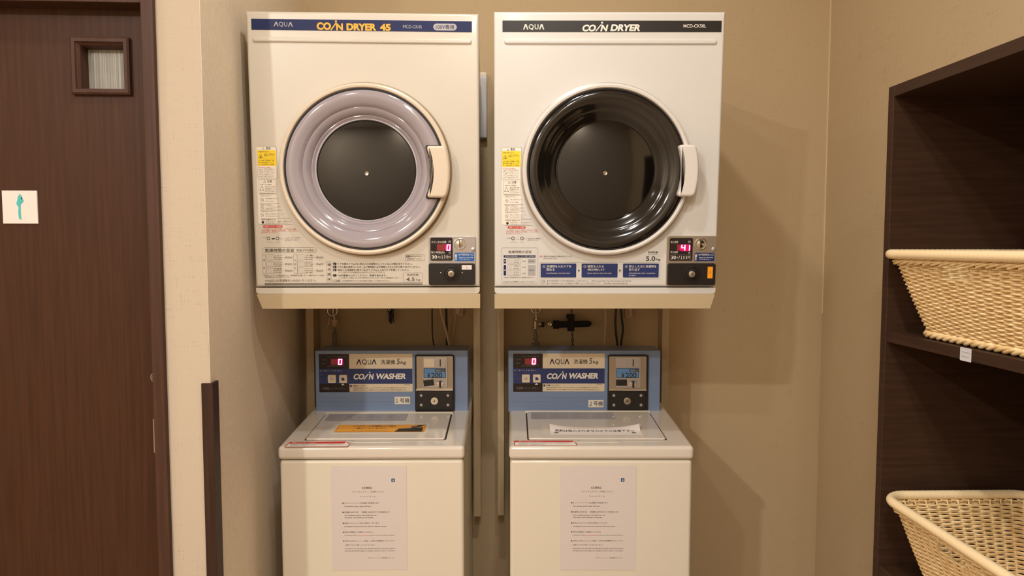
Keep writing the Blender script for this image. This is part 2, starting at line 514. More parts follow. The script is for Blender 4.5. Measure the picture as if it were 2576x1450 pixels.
def frame_bar(mb, q):     # raised moulding: mitred bars round the window
    o_, i_ = q
    ring_o = [(o_[0], o_[1]), (o_[2], o_[1]), (o_[2], o_[3]), (o_[0], o_[3])]
    def off(rr, k): return [(rr[0] + k, rr[1] + k), (rr[2] - k, rr[1] + k), (rr[2] - k, rr[3] - k), (rr[0] + k, rr[3] - k)]
    layers = [(off(o_, 0), 0.0), (off(o_, 0), 0.010), (off(o_, .004), 0.013), (off(o_, .011), 0.013), (off(o_, .013), 0.009), (off(i_, -.001), 0.004), (off(i_, .0012), -0.002), (off(i_, .0012), -0.0235)]
    vs = []
    for l, d in layers: vs += [dface.pt(a, b, d) for a, b in l]
    fs = []
    for j in range(len(layers) - 1):
        for i in range(4): fs.append((j * 4 + i, j * 4 + (i + 1) % 4, j * 4 + 4 + (i + 1) % 4, j * 4 + 4 + i))
    mb.add(vs, fs, wood_frame)
frame_bar(wf, ((ou0, ov0, ou1, ov1), (wu0, wv0, wu1, wv1)))
wfo = wf.build('window_frame', door, False)
MB().box(wu0 - .004, wu1 + .004, 0.024, 0.030, wv0 - .004, wv1 + .004, reed).build('window_pane', wfo, False)
# pull plate and lock at the door's edge, partly behind the jamb
lk = MB()
cu, cv = dface.uv(393, 950)
lk.lathe(dface, cu, cv, [(0.0125, 0.0), (0.0125, 0.002), (0.010, 0.003), (0.009, 0.001), (0.006, 0.001), (0.006, 0.002), (0.0, 0.002)], steel_warm, 24)
lk.build('lock', door)
hp = MB()
u0, v0, u1, v1 = dface.rect(387, 1054, 399, 1139)
hp.prism(dface, rrect(u0, v0, u1, v1, .001), steel_warm, 0.0, 0.003, 0.001)
hp.build('pull_plate', door)
kn = MB(); cu, cv = dface.uv(393, 1044); kn.lathe(dface, cu, cv, [(.0035, 0), (.003, .003), (0, .004)], chrome, 12); kn.build('latch_pin', door)
# square sign on the door
sg = MB()
su0, sv0, su1, sv1 = dface.rect(8, 480, 96, 563)
SFR = Frame((xd0 + su0, YD, sv0), 0); sface = Face(SFR, (0, 0, 0))
sign = thing('door_sign', SFR, 'square white sign with a slim teal standing figure on the dark sliding door', 'sign')
MB().prism(sface, [(0, 0), (su1 - su0, 0), (su1 - su0, sv1 - sv0), (0, sv1 - sv0)], sign_w, 0.0, 0.003, 0.0006).build('sign_plate', sign)
fig = [(46, 489), (50, 487), (54, 490), (56, 497), (60, 506), (55, 513), (53, 512), (57, 506), (54, 502), (53, 512), (52, 520), (52, 536), (53, 552), (48, 550), (47, 536), (46, 522), (42, 512), (45, 502), (45, 494)]
fp = MB()
fp.poly(sface, [sface.uv(*p, 0.0034) for p in [(45, 493), (54, 492), (56, 499), (52, 513), (52, 536), (54, 553), (48, 551), (46, 536), (47, 522), (41, 513), (44, 502)]][::-1], teal_t, 0.0036)
fp.poly(sface, [sface.uv(*p, 0.0034) for p in [(54, 495), (60, 506), (53, 514), (52, 511), (56, 506), (53, 500)]][::-1], teal_t, 0.0036)
fp.poly(sface, [sface.uv(*p, 0.0034) for p in [(47, 489), (52, 489), (51, 492), (48, 492)]][::-1], teal_t, 0.0036)
fp.build('figure_print', sign, False)

# ------------------------------------------------------------------ dryers
def seg_digit(mb, face, ch, x0, y0, x1, y1, m, d):
    segs = {'0': 'abcdef', '4': 'bcfg', '1': 'bc'}[ch]
    sh = 0.10
    def P(a, b): return face.uv(x0 + (x1 - x0) * (a + sh * (1 - b) - sh / 2), y0 + (y1 - y0) * b)
    t = 0.26; tv = 0.15
    R = {'a': (0, 0, 1, tv), 'g': (0, .5 - tv / 2, 1, .5 + tv / 2), 'd': (0, 1 - tv, 1, 1), 'f': (0, 0, t, .5), 'b': (1 - t, 0, 1, .5), 'e': (0, .5, t, 1), 'c': (1 - t, .5, 1, 1)}
    for sgm in segs:
        a0, b0, a1, b1 = R[sgm]
        mb.poly(face, [P(a0, b1), P(a1, b1), P(a1, b0), P(a0, b0)], m, d)

def dryer(side, loc, yaw, lean, H, label):
    L = side == 'L'
    fr = Frame(loc, yaw)
    W = 0.59
    root = thing('coin_dryer', fr, label, 'dryer')
    F = Face(fr, (0, 0, 0), (1, 0, 0), (0, -math.tan(lean), 1))
    body_m, ring_m = (cream, cream_ring) if L else (white, white_ring)
    shear = lambda p: Vector((p.x, p.y - max(0.0, 1 - p.y / 0.08) * p.z * math.tan(lean), p.z))
    vs = F.uv(900 if L else 1500, 723)[1]
    cab = MB(); cab.box(0.002, W - .002, 0.030, 0.53, 0.004, H - .004, body_m, 0.006, 2, shear)
    cab.build('cabinet', root)
    fp = MB()
    hcu, hcv = F.uv(919, 428, .015) if L else F.uv(1526, 429, .015)
    fp.holed(F, 0, vs + .0012, W, H, hcu, hcv, .19, body_m, -0.034, 0.0, 0.007)
    fp.build('front_panel', root)
    kp = MB(); kp.prism(F, fillet([(0, 0), (W, 0), (W, vs - .0012), (0, vs - .0012)], (0, 1), .010), body_m, -0.034, 0.0, 0.0015, 2)
    kp.build('kick_panel', root)
    # raised rib under the header
    rb = MB()
    q = F.rect(636, 96, 1187, 109) if L else F.rect(1268, 99, 1803, 112)
    rb.prism(F, rrect(q[0], q[1], q[2], q[3], 0.006), body_m, -0.001, 0.0045, 0.004, 4)
    rb.build('front_rib', root)
    # header strip
    hs = MB()
    if L:
        hs.rectpx(F, 632.5, 50.5, 1187, 78, navy, 0.0, 0.0006, 0.0012)
        hd = hs.build('header_strip', root)
        t = MB()
        t.glyph_a(F, 689, 701, 66.8, 55.5, 2.2, silver_t, 0.0016); t.glyph_a(F, 725, 737, 68, 56.5, 2.2, silver_t, 0.0016)
        t.text(F, 'Q', (702, 61.8), (712.5, 62), 12.5, silver_t, 0.0016)
        t.text(F, 'U', (715, 61.5), (723, 61.8), 11, silver_t, 0.0016)
        tag(t.build('brand_lettering', hd, False), 'silver lettering'); t = MB()
        t.text(F, 'CO', (797, 66), (833, 66.5), 19, orange_t, 0.0016, bold=.05)
        t.poly(F, [F.uv(*c) for c in ((831, 76), (835, 76), (848, 58), (844, 58))], orange_t, 0.0016)
        cu, cv = F.uv(845.5, 54.5); t.disc(F, cu, cv, 0.0028, orange_t, 0.0016)
        t.text(F, 'N', (846, 68), (863, 68), 17.5, orange_t, 0.0016, bold=.05)
        t.text(F, 'DRYER', (872, 68), (947, 68.5), 17.5, orange_t, 0.0016, bold=.05)
        t.text(F, '45', (956, 69), (983, 69.5), 17.5, orange_t, 0.0016, bold=.05)
        tag(t.build('title_lettering', hd, False), 'orange lettering'); t = MB()
        t.text(F, 'MCD-CK45', (1014, 67), (1061, 68), 8.5, silver_t, 0.0016)
        t.rectpx(F, 1090, 60, 1149, 77, silver_t, 0.0015, 0.0085)
        t.text(F, '100V専用', (1097, 68), (1142, 68.7), 12, navy, 0.0018, bold=.01)
    else:
        hs.rectpx(F, 1264, 52, 1815, 80.5, black_pl, 0.0, 0.0006, 0.0012)
        hd = hs.build('header_strip', root)
        t = MB()
        t.glyph_a(F, 1316, 1329, 75, 61.5, 2.8, white_t, 0.0016); t.glyph_a(F, 1356, 1369, 75, 61.5, 2.8, white_t, 0.0016)
        t.text(F, 'Q', (1330, 68.8), (1342.5, 68.8), 14.5, white_t, 0.0016, bold=.015)
        t.text(F, 'U', (1345, 68), (1354.5, 68), 13, white_t, 0.0016, bold=.015)
        tag(t.build('brand_lettering', hd, False), 'white lettering'); t = MB()
        t.text(F, 'CO', (1465, 71), (1499, 71), 17.5, white_t, 0.0016, bold=.045, shear=.2)
        t.poly(F, [F.uv(*c) for c in ((1497, 79), (1500.5, 79), (1514, 62), (1510.5, 62))], white_t, 0.0016)
        cu, cv = F.uv(1514.5, 57.5); t.disc(F, cu, cv, 0.0026, white_t, 0.0016)
        t.text(F, 'N', (1510, 71), (1530, 71), 17, white_t, 0.0016, bold=.045, shear=.2)
        t.text(F, 'DRYER', (1535, 70.5), (1610, 70), 17, white_t, 0.0016, bold=.045, shear=.2)
        tag(t.build('title_lettering', hd, False), 'white lettering'); t = MB()
        t.text(F, 'MCD-CK50L', (1719, 66), (1776, 65.5), 8.5, white_t, 0.0016, bold=.01)
    t.build('model_lettering', hd, False)
    # round door
    cu, cv = F.uv(919, 428, .015) if L else F.uv(1526, 429, .015)
    ro = 0.2235
    dg = MB(); dg.lathe(F, cu, cv, [(ro - .0005, 0.0), (ro - .0005, .005), (ro - .004, .0065), (ro - .006, .003), (0.15, .003)], hinge_tan if L else steel, 128); 
    dg.build('door_hinge_ring', root)
    dr = MB()
    dr.lathe(F, cu, cv, [(ro - .005, .002), (ro - .0045, .020), (ro - .007, .0255), (ro - .011, .0275), (ro - .0155, .0265), (ro - .0175, .0225)], ring_m, 128)
    dro = dr.build('door_ring', root)
    gk = MB(); gk.lathe(F, cu, cv, [(ro - .017, .0215), (ro - .018, .0238), (ro - .0215, .0235), (ro - .0225, .0205)], black_rub, 128)
    gk.build('door_gasket', dro)
    wb = MB()
    R0 = ro - .022
    prof = [(R0, .0215), (R0 - .002, .0262), (R0 - .006, .0285), (R0 - .014, .0292), (R0 - .024, .0272), (R0 - .033, .0228), (R0 - .0400, .0180), (R0 - .0412, .0150), (R0 - .0420, .0150), (R0 - .0435, .0158), (R0 - .048, .0146),
            (R0 - .054, .0096), (R0 - .0592, .0040), (R0 - .0600, .0010), (R0 - .0612, .0014), (R0 - .0625, .0016), (R0 - .066, -.0010), (R0 - .0695, -.0040), (R0 - .072, -.0052), (R0 - .074, -.0056)]
    if not L:
        prof = [(R0, .0215), (R0 - .002, .0262), (R0 - .006, .0285), (R0 - .014, .0290), (R0 - .024, .0270), (R0 - .034, .0225), (R0 - .041, .0172), (R0 - .0435, .0150), (R0 - .046, .0142), (R0 - .049, .0135), (R0 - .056, .0085), (R0 - .064, .0020), (R0 - .070, -.0035), (R0 - .074, -.0056)]
    wb.lathe(F, cu, cv, prof, lilac if L else smoke, 160)
    wbo = wb.build('window_bowl', dro)
    er = MB(); r1 = R0 - .0735
    if L:
        wr = MB(); wr.lathe(F, cu, cv, [(r1 + .0052, -.0040), (r1 + .0046, -.0018), (r1 + .0024, -.0012), (r1 + .0010, -.0040)], lilac_rim, 128)
        wr.build('window_rim', wbo)
    er.lathe(F, cu, cv, [(r1 + .0012, -.0040), (r1, -.0035), (r1 - .0018, -.0062)], black_rub if L else smoke, 128)
    er.build('window_edge', wbo)
    gl = MB(); gl.lathe(F, cu, cv, [(r1 - .0012, -.0056), (r1 - .020, -.0035), (r1 - .05, -.0012), (r1 - .09, .0002), (0.004, .0006)], glass_dark, 128)
    tag(gl.build('window_glass', wbo), 'dark round glass')
    bt = MB(); bu, bv = F.uv(923.5, 437) if L else F.uv(1523, 436)
    bt.lathe(F, bu, bv, [(.0062, .0003), (.0060, .0032), (.0042, .0048), (.0022, .0042), (0.0, .0042)], chrome, 24)
    bt.build('window_bolt', wbo)
    # grip: a curved sector over the ring's right side
    def sector(ra, rb_, a, n=14):
        # inner and outer arcs with the straight ends cut level
        hh = a
        o = []
        for k in range(n + 1):
            y = -hh + 2 * hh * k / n
            o.append((math.sqrt(rb_ * rb_ - y * y), y))
        i = []
        for k in range(n + 1):
            y = hh - 2 * hh * k / n
            i.append((math.sqrt(ra * ra - y * y), y))
        return [(cu + p[0], cv + p[1]) for p in o + i]
    dv = F.uv(1100, 433.5, .03)[1] - cv if L else F.uv(1720, 430.5, .03)[1] - cv
    gmB = MB()
    ra, rb_ = (.1715, .2190) if L else (.1885, .2315)
    sec = fillet([(a, b + dv) for a, b in sector(ra - .0035, rb_ - .01, .0685)], (0, 14, 15, 29), .011)
    gmB.prism(F, sec, black_rub, .0150, .0312)
    gmB.build('grip_gasket', dro) if L else None
    gr = MB()
    sec = [(a, b + dv) for a, b in sector(ra, rb_, .0655)]
    sec = fillet(sec, (0, 14, 15, 29), .011)
    gr.prism(F, sec, ring_m, .018, .048, .007, 4)
    gr.build('door_grip', dro)
    # ---- coin unit
    if L: X = lambda x, y: (x, y)
    A = {}
    if L:
        R = dict(plate=(1079, 594, 1197, 719), disp=(1083, 598, 1139, 656), blue=(1144, 636, 1193, 657), lock=(1079, 662, 1195, 717))
        knob, rivet, lockc = (1157, 614), (1190.5, 628), (1135, 689)
    else:
        R = dict(plate=(1676, 594, 1801, 719), disp=(1683, 599, 1741, 656), blue=(1746, 636, 1796, 657), lock=(1677, 662, 1797, 717))
        knob, rivet, lockc = (1761, 614), (1793.5, 627), (1740, 690)
    # small recess border
    cp = MB(); q = F.rect(*R['plate']); cp.prism(F, rrect(q[0], q[1], q[2], q[3], .006), steel if L else steel_warm, -.001, .005, .0018)
    cpo = cp.build('coin_plate', root)
    dp = MB(); q = F.rect(*R['disp']); dp.prism(F, rrect(q[0], q[1], q[2], q[3], .004), black_gl, .004, .0062, .0008)
    dpo = dp.build('display', cpo)
    t = MB(); D = .0066
    if L:
        t.text(F, 'ただいまの金額', (1086, 609), (1123, 609), 6.5, white_t, D); t.text(F, '円', (1129, 609), (1134, 609), 6.5, white_t, D)
        t.text(F, '残り時間(約)', (1085, 635.5), (1119, 635.5), 6.5, white_t, D); t.text(F, '分', (1129, 635.5), (1134, 635.5), 6.5, white_t, D)
        t.text(F, '30', (1087, 646.5), (1100, 646.5), 8.5, white_t, D, bold=.02); t.text(F, '分/', (1101, 647), (1110, 647), 7, white_t, D)
        t.text(F, '１００', (1111, 646.5), (1127, 646.5), 8.5, white_t, D, bold=.02); t.text(F, '円', (1128, 647), (1133, 647), 6, white_t, D)
        t.linepx(F, 1085, 641, 1134, 653, grey_t, .0006, .0006, D)
        t.rectpx(F, 1099.5, 614.5, 1135, 631, led_off, D - .0002)
        t.rectpx(F, 1120, 614.5, 1135, 631, led_glow, D, .003)
        seg_digit(t, F, '0', 1124, 615, 1133.5, 631, led_on, D + .0003)
    else:
        t.text(F, '投入金額', (1686, 608.5), (1704, 608.5), 5.5, white_t, D); t.text(F, '円', (1730, 609), (1735, 609), 6.5, white_t, D)
        t.text(F, 'Money inserted', (1686, 613), (1703, 613), 2, grey_t, D)
        t.text(F, '残り時間', (1685.5, 634.5), (1703, 634.5), 5, white_t, D); t.text(F, '分', (1730, 636), (1735, 636), 6, white_t, D)
        t.text(F, 'Time', (1692, 638), (1697, 638), 2.5, grey_t, D)
        t.text(F, '30', (1687, 647.5), (1699, 647.5), 8.5, white_t, D, bold=.012); t.text(F, '分', (1700.5, 647.5), (1704, 647.5), 5.5, white_t, D)
        t.text(F, '/', (1705, 647.5), (1709, 647.5), 8.5, white_t, D); t.text(F, '１００', (1711, 647.5), (1727, 647.5), 8.5, white_t, D, bold=.012)
        t.text(F, '円', (1729, 647.5), (1734, 647.5), 7, white_t, D)
        t.linepx(F, 1685, 641, 1736, 654, grey_t, .0006, .0006, D)
        t.rectpx(F, 1701.5, 615, 1712, 631, led_off, D - .0002)
        t.rectpx(F, 1708, 615, 1736, 632, led_glow, D, .006)
        seg_digit(t, F, '4', 1712, 616, 1722.5, 630.5, led_on, D + .0003)
        seg_digit(t, F, '1', 1725, 616, 1734, 631, led_on, D + .0003)
    tag(t.build('display_digits', dpo, False), 'glowing magenta digits reading 0' if L else 'glowing magenta digits reading 41')
    ck = MB(); ku, kv = F.uv(*knob)
    ck.lathe(F, ku, kv, [(.0160, .004), (.0158, .0065), (.0145, .0068), (.0130, .0045), (.010, .0050), (.006, .0060), (.003, .0064), (0.0, .0065)], chrome, 40)
    ck.rectpx(F, knob[0] - 1.1, knob[1] - 11, knob[0] + 1.1, knob[1] + 9, black_pl, .0062, 0, .0012)
    ck.build('coin_slot', cpo)
    rv = MB(); ru, rvv = F.uv(*rivet); rv.lathe(F, ru, rvv, [(.0062, .0045), (.0055, .0068), (.003, .0078), (0, .008)], steel, 24); rv.build('rivet', cpo)
    bs = MB(); bs.rectpx(F, *R['blue'], blue_st if L else navy_st, .0052, .0025)
    q = F.rect(*R['blue'])
    ax = q[0] + .0035; hgt = q[3] - q[1]
    bs.poly(F, [(ax - .0012, q[1] + .002), (ax + .0012, q[1] + .002), (ax + .0012, q[1] + hgt * .55), (ax + .0028, q[1] + hgt * .55), (ax, q[3] - .0015), (ax - .0028, q[1] + hgt * .55), (ax - .0012, q[1] + hgt * .55)], white_t, .0056)
    xx = R['blue'][0]; yy = R['blue'][1]
    bs.text(F, '100円硬貨投入口', (xx + 8, yy + 4.5), (xx + 47, yy + 4.5), 5, white_t, .0056)
    bs.text(F, '硬貨以外の物は使用', (xx + 11, yy + 12), (xx + 46, yy + 12), 3, white_t, .0056)
    bs.text(F, 'できません。', (xx + 11, yy + 16.5), (xx + 40, yy + 16.5), 3, white_t, .0056)
    bs.build('coin_sticker', cpo)
    lp = MB(); q = F.rect(*R['lock']); lp.prism(F, rrect(q[0], q[1], q[2], q[3], .006), black_pl, .004, .0105, .002)
    lpo = lp.build('lock_panel', root)
    lc = MB(); lu, lv = F.uv(lockc[0], lockc[1], .01)
    lc.lathe(F, lu, lv, [(.0235, .0104), (.0228, .0125), (.0185, .0128), (.0170, .0108), (.0135, .0110), (.0128, .0150), (.0105, .0155), (.0095, .0120)], black_pl, 48)
    lc.build('lock_collar', lpo)
    ly = MB(); ly.lathe(F, lu, lv, [(.0088, .0105), (.0086, .0145), (.0075, .0152), (0.0, .0152)], steel_warm, 32)
    ly.poly(F, [(lu - .0009, lv - .004), (lu + .0009, lv - .004), (lu + .0009, lv + .004), (lu - .0009, lv + .004)], black_pl, .0155)
    ly.build('key_cylinder', lpo)
    for sx in (-26, 28) if L else ():
        sc = MB(); a, b = F.uv(lockc[0] + sx, lockc[1] - 2.5, .01); sc.lathe(F, a, b, [(.0020, .0104), (.0016, .0115), (0, .0118)], chrome, 12); sc.build('screw', lpo)
    sk = MB()
    if L:
        sk.rectpx(F, 1162, 666.5, 1187, 678, sign_w, .0107)
        sk.text(F, '１', (1173, 672.5), (1176, 672.5), 5.5, grey_t, .0111)
    else:
        sk.rectpx(F, 1777, 670.5, 1790, 699.5, orange_stk, .0107)
        F2 = Face(fr, F.o, F.v, -F.u); a, b = F2.uv(1783.5, 685); sk.text_uv(F2, '２', a - .003, b, a + .003, .0042, brown_t, .0111)
    tag(sk.build('number_sticker', lpo, False), 'white sticker reading 1' if L else 'upright orange sticker')
    # ---- warning column down the left side
    if L:
        def XM(x, y): return (x, y)
    else:
        xs, xr = (645, 697, 736, 745, 775), (1260, 1312, 1340, 1352, 1372)
        def XM(x, y):
            k = 0
            while k < 3 and x > xs[k + 1]: k += 1
            return (xr[k] + (x - xs[k]) * (xr[k + 1] - xr[k]) / (xs[k + 1] - xs[k]), y + (2.5 if y < 600 else 0))
    # on the left machine the column slants with the photo's view of the dryer's lean: use straight local columns
    def U(x, y): return F.uv(*XM(x, y))
    def T(mb, st, x0, y, x1, h, m, bold=0.0, D=.0007): mb.text(F, st, XM(x0, y), XM(x1, y), h, m, D, bold)
    def RB(mb, x0, y0, x1, y1, m, d=.0004, r=.0):
        a, b = XM(x0, y0), XM(x1, y1); mb.rectpx(F, a[0], a[1], b[0], b[1], m, d, r)
    def LB(mb, x0, y0, x1, y1, m, w=.0005, r=.003):
        a, b = XM(x0, y0), XM(x1, y1); mb.linepx(F, a[0], a[1], b[0], b[1], m, w, r)
    wl = MB()
    RB(wl, 647, 368, 696, 563, paper_w, .0003, .004)
    LB(wl, 647, 368, 697, 450, grey_t)
    RB(wl, 648, 378, 695, 417.5, yellow_p)
    T(wl, '警告', 669, 373.5, 681, 6.5, dark_t, .02)
    wl.outline(F, [U(660, 377), U(666, 377), U(663, 371)], dark_t, .0005)
    T(wl, '可燃性溶剤の油など', 650, 382, 678, 3, brown_t)
    wl.outline(F, [U(650, 398), U(662, 398), U(656, 387)], brown_t, .0008)
    wl.poly(F, [U(654, 397), U(658, 397), U(656, 391)], brown_t, .0007)
    for yy, tx in ((388, '食用油・動物系油・'), (392, '機械油・ドライ'), (400, 'ベンジン・シンナー')): T(wl, tx, 664, yy, 691, 3, brown_t)
    for yy, tx in ((404, 'などの付着した洗濯物は、洗濯'), (409, '後でも絶対に乾燥しないでくだ'), (414, 'さい。油の酸化熱による自然発')): T(wl, tx, 650, yy, 690, 3.2, dark_t)
    T(wl, '火や引火の恐れ。', 650, 422, 683, 3.4, red_t, .01)
    def prohibit(mb, x, y, r):
        a, b = U(x, y); mb.ring(F, a, b, r - .0007, r, grey_t, .0007)
        mb.poly(F, [(a - r * .7, b + r * .6), (a + r * .6, b - r * .7), (a + r * .7, b - r * .6), (a - r * .6, b + r * .7)][::1], grey_t, .0007)
    prohibit(wl, 656.5, 431, .0055)
    for yy, tx in ((426, '子供など不慣れな方'), (430.5, 'には使わせない。'), (435, 'ドラム内に入らない')): T(wl, tx, 664, yy, 691, 2.8, grey_t)
    for yy, tx in ((440, 'ドラムに手や物を入れると'), (445, 'けがをする恐れがあります。')): T(wl, tx, 650, yy, 690, 3, brown_t)
    tag(wl.build('warning_label', root, False), 'white and yellow warning label with black print')
    cl = MB()
    LB(cl, 651, 452.5, 695, 487, grey_t)
    T(cl, '注意', 672, 456.5, 684, 6, dark_t, .02)
    cl.outline(F, [U(663, 459.5), U(669, 459.5), U(666, 453.5)], dark_t, .0005)
    T(cl, '本体ふたの表面は', 655, 464.5, 684, 3, brown_t)
    cl.outline(F, [U(653, 480), U(665, 480), U(659, 468)], grey_t, .0008)
    for yy, tx in ((470, '運転中や停止直後'), (474, 'は高温です。'), (478, '手を触れないで'), (482, 'やけどの恐れ')): T(cl, tx, 667, yy, 692, 2.8, grey_t)
    T(cl, '感電の恐れがあります。', 654, 486.5, 690, 2.6, grey_t)
    for k, (y0, hd_, l1, l2, x1, ya, yb, ln) in enumerate(((493, '水をかけない。', '本体に直接水をかけたり', '水洗いをしない。感電の恐れ', 700, 500, 506.5, 488.8), (515.8, '乾燥中ドアを開けない。', 'ドラムが完全に止まるまで', '洗濯物に触れない。', 706, 521, 525.5, 512.3),
                                              (532.4, '火気を近づけない。', '機械の上に物を置かない。ローソク', 'たばこ等の火気を近づけない。', 714, 538.5, 544, 529), (552.8, '点検を確認する。', '異常時は電源を切り、販売店にご連絡ください。', '点検を受けてください。', 733, 557.3, 561.5, 549.3))):
        T(cl, hd_, 656, y0, 684 + k * 4, 2.6, dark_t, .006)
        if k < 3: prohibit(cl, 660, (ya + yb) / 2, .0040)
        else:
            a, b = U(661.5, 559.5); cl.disc(F, a, b, .0034, dark_t, .0007)
        for yy, tx in ((ya, l1), (yb, l2)): T(cl, tx, 668, yy, x1 - (0 if yy == ya else 10), 2.5, grey_t)
        a, b = U(652 + k, ln), U(x1 - 4, ln)
        cl.poly(F, [(a[0], a[1] - .0003), (b[0], b[1] - .0003), (b[0], b[1] + .0003), (a[0], a[1] + .0003)], grey_t, .0006)
    a, b = U(656, 565), U(735, 565)
    cl.poly(F, [(a[0], a[1] - .0003), (b[0], b[1] - .0003), (b[0], b[1] + .0003), (a[0], a[1] + .0003)], grey_t, .0006)
    tag(cl.build('caution_label', root, False), 'white caution label with grey print')
    fl = MB()
    RB(fl, 662, 567, 711, 573, red_t, .0005, .003)
    T(fl, '排気フィルターの掃除', 666, 570, 707, 4, white_t, .01, .0009)
    for yy, tx, x1 in ((576.5, '・ドラム奥のフィルターに綿ぼこりがたまると乾燥', 745), (581, '不良の原因。使用前に必ず掃除し、もとどおりに', 750), (585.5, '取り付けてください。', 700)): T(fl, tx, 658, yy, x1, 3.4, red_t)
    for xx in (675.5, 698.5):
        a, b = U(xx, 600); fl.ring(F, a, b, .0028, .0048, grey_t)
    RB(fl, 683.5, 599.5, 691.5, 602.5, dark_t)
    T(fl, 'フィルターカバー', 668, 609.5, 688, 2.5, grey_t); T(fl, 'フィルター', 693, 609.5, 705, 2.5, grey_t)
    T(fl, 'つまみを', 659, 597, 671, 2.5, grey_t); T(fl, '引く', 705, 601, 715, 2.5, grey_t)
    for yy, tx in ((597.5, 'フィルターを外し、掃除機など'), (601.5, 'で掃除した後、元どおりに'), (605, '取り付けてください。')): T(fl, tx, 718, yy, 758 - (yy - 597), 2.6, grey_t)
    tag(fl.build('filter_label', root, False), 'filter cleaning label with red print')
    # ---- printed instructions along the bottom
    if L:
        g = MB()
        g.linepx(F, 660.5, 623, 796, 636.5, grey_t, .0006, .0065)
        g.text(F, '乾燥時間の目安', (667, 630), (740, 630), 8.5, dark_t, bold=.008)
        g.text(F, '〔室温20℃の場合〕', (745, 630), (791, 630), 6, brown_t)
        for x0, x1, a0, col, rows in ((660, 688, 671, '繊維', (('シャツ', '約200g', '(約4枚)', '約30分'), ('ブラウス', '約200g', '(約4枚)', '約30分'), ('作業着', '約800g', '(約3着)', '約60分'))),
                                      (739, 767, 749, 'もめん', (('下着', '約120g', '(約4枚)', '約60分'), ('タオル', '約70g', '(約10枚)', '約60分'), ('パジャマ', '約500g', '(約1着)', '約60分')))):
            g.linepx(F, x0, 641, x0 + 9, 689, grey_t, .0006, .001)
            for k, ch in enumerate(col):
                yy = 655 + k * (19 if len(col) == 2 else 9.5); g.text(F, ch, (x0 + 2.5, yy), (x0 + 6.5, yy), 4.5, brown_t)
            for k, row in enumerate(rows):
                yc = 648 + k * 16.7
                g.linepx(F, a0, yc - 7, a0 + 17, yc + 7, grey_t, .0005, .001)
                cu2, cv2 = F.uv(a0 + 8.5, yc)
                g.outline(F, [(cu2 - .004, cv2 - .004), (cu2 + .004, cv2 - .004), (cu2 + .005, cv2 + .002), (cu2 + .002, cv2 + .004), (cu2 - .002, cv2 + .004), (cu2 - .005, cv2 + .002)], silver_t, .0006)
                for q2, tx in enumerate(row[:3]): g.text(F, tx, (a0 + 19, yc - 5 + q2 * 5), (a0 + 38, yc - 5 + q2 * 5), 3.8, brown_t)
                g.text(F, row[3], (a0 + 47, yc), (a0 + 65, yc), 6, brown_t)
                a, b = F.uv(a0 + 39, yc), F.uv(a0 + 46, yc); g.poly(F, [(a[0], a[1] - .0002), (b[0], b[1] - .0002), (b[0], b[1] + .0002), (a[0], a[1] + .0002)], grey_t)
        g.text(F, '※室温およびドラムの積載状態によって乾燥時間は変動します。表面がぬれている場合、', (663, 693), (817, 693.5), 3.4, brown_t)
        g.text(F, '乾燥時間が長くなる場合があります。', (667, 697.5), (729, 697.5), 3.2, brown_t)
        g.text(F, '4.5kg以上の洗濯物を入れないでください。', (667, 706.5), (796, 706.5), 7, brown_t, bold=.006)
        for yy, h in ((713, 1.2), (716.3, 1.8)): g.rectpx(F, 666, yy - h / 2, 1063, yy + h / 2, navy_line, .0006)
        tag(g.build('drying_time_print', root, False), 'brown drying time table print')
        h = MB()
        h.linepx(F, 822, 658, 833, 710, grey_t, .0006, .001)
        for k, ch in enumerate('操作順序'): h.text(F, ch, (824, 666 + k * 12.3), (831.5, 666 + k * 12.3), 6.8, dark_t)
        for k, (yy, tx, x1) in enumerate(((664, 'ドアを開きドラム内に他の人の洗濯物が入っていないか確かめてください。', 1037), (672, 'ドラム奥の排気フィルターはご使用前に必ず掃除してもとどおり取り付けてください。', 1058), (679.5, '脱水した洗濯物を1枚ずつ広げてドラムに入れてドアを閉じてください。', 1030), (693, '100円硬貨を入れてください。乾燥を始めます。', 973))):
            u, v = F.uv(842, yy); h.poly(F, rrect(u - .005, v - .0033, u + .005, v + .0033, .0032), dark_t, .0006)
            h.text(F, '１２３４'[k], (839, yy), (842, yy), 4.5, white_t, .0010, bold=.02)
            h.text(F, tx, (850, yy), (x1, yy + .3), 5.2, dark_t, bold=.008)
        h.text(F, '(ドアを閉じるとき洗濯物がはさまらないようにしてください)', (852, 686), (968, 686), 3.8, brown_t)
        h.text(F, '(ドアを開けると運転は止まり残り時間表示も止められます。閉じれば再度動作します。)', (852, 699.5), (1006, 700), 3.8, brown_t)
        h.linepx(F, 837, 704, 857, 709.5, grey_t, .0004, .0004); h.text(F, 'ご注意', (839, 706.7), (855, 706.7), 4, dark_t)
        h.text(F, '100円硬貨専用ですので他の硬貨は使用しても返却できません。', (860, 706.7), (982, 707), 3.8, brown_t)
        h.linepx(F, 1020, 641, 1067.5, 656.5, grey_t, .0005, .001)
        h.rectpx(F, 1021.5, 643, 1031, 647.5, dark_t, .0006); h.text(F, 'お願い', (1022.5, 645.2), (1030, 645.2), 3, white_t, .0010)
        h.text(F, '乾燥中は必ず排気して', (1032, 645), (1064, 645), 3.6, dark_t); h.text(F, '仕事を始めてください。', (1024, 651.5), (1062, 651.5), 3.6, dark_t)
        h.linepx(F, 1014, 686.5, 1063.5, 710, grey_t, .0005, .002)
        h.text(F, '乾燥容量', (1024, 691.5), (1053, 691.5), 5.5, grey_t); h.text(F, '4.5', (1022, 703), (1043, 703), 9, brown_t, bold=.01); h.text(F, 'kg', (1047, 704.5), (1057, 704.5), 6.5, grey_t)
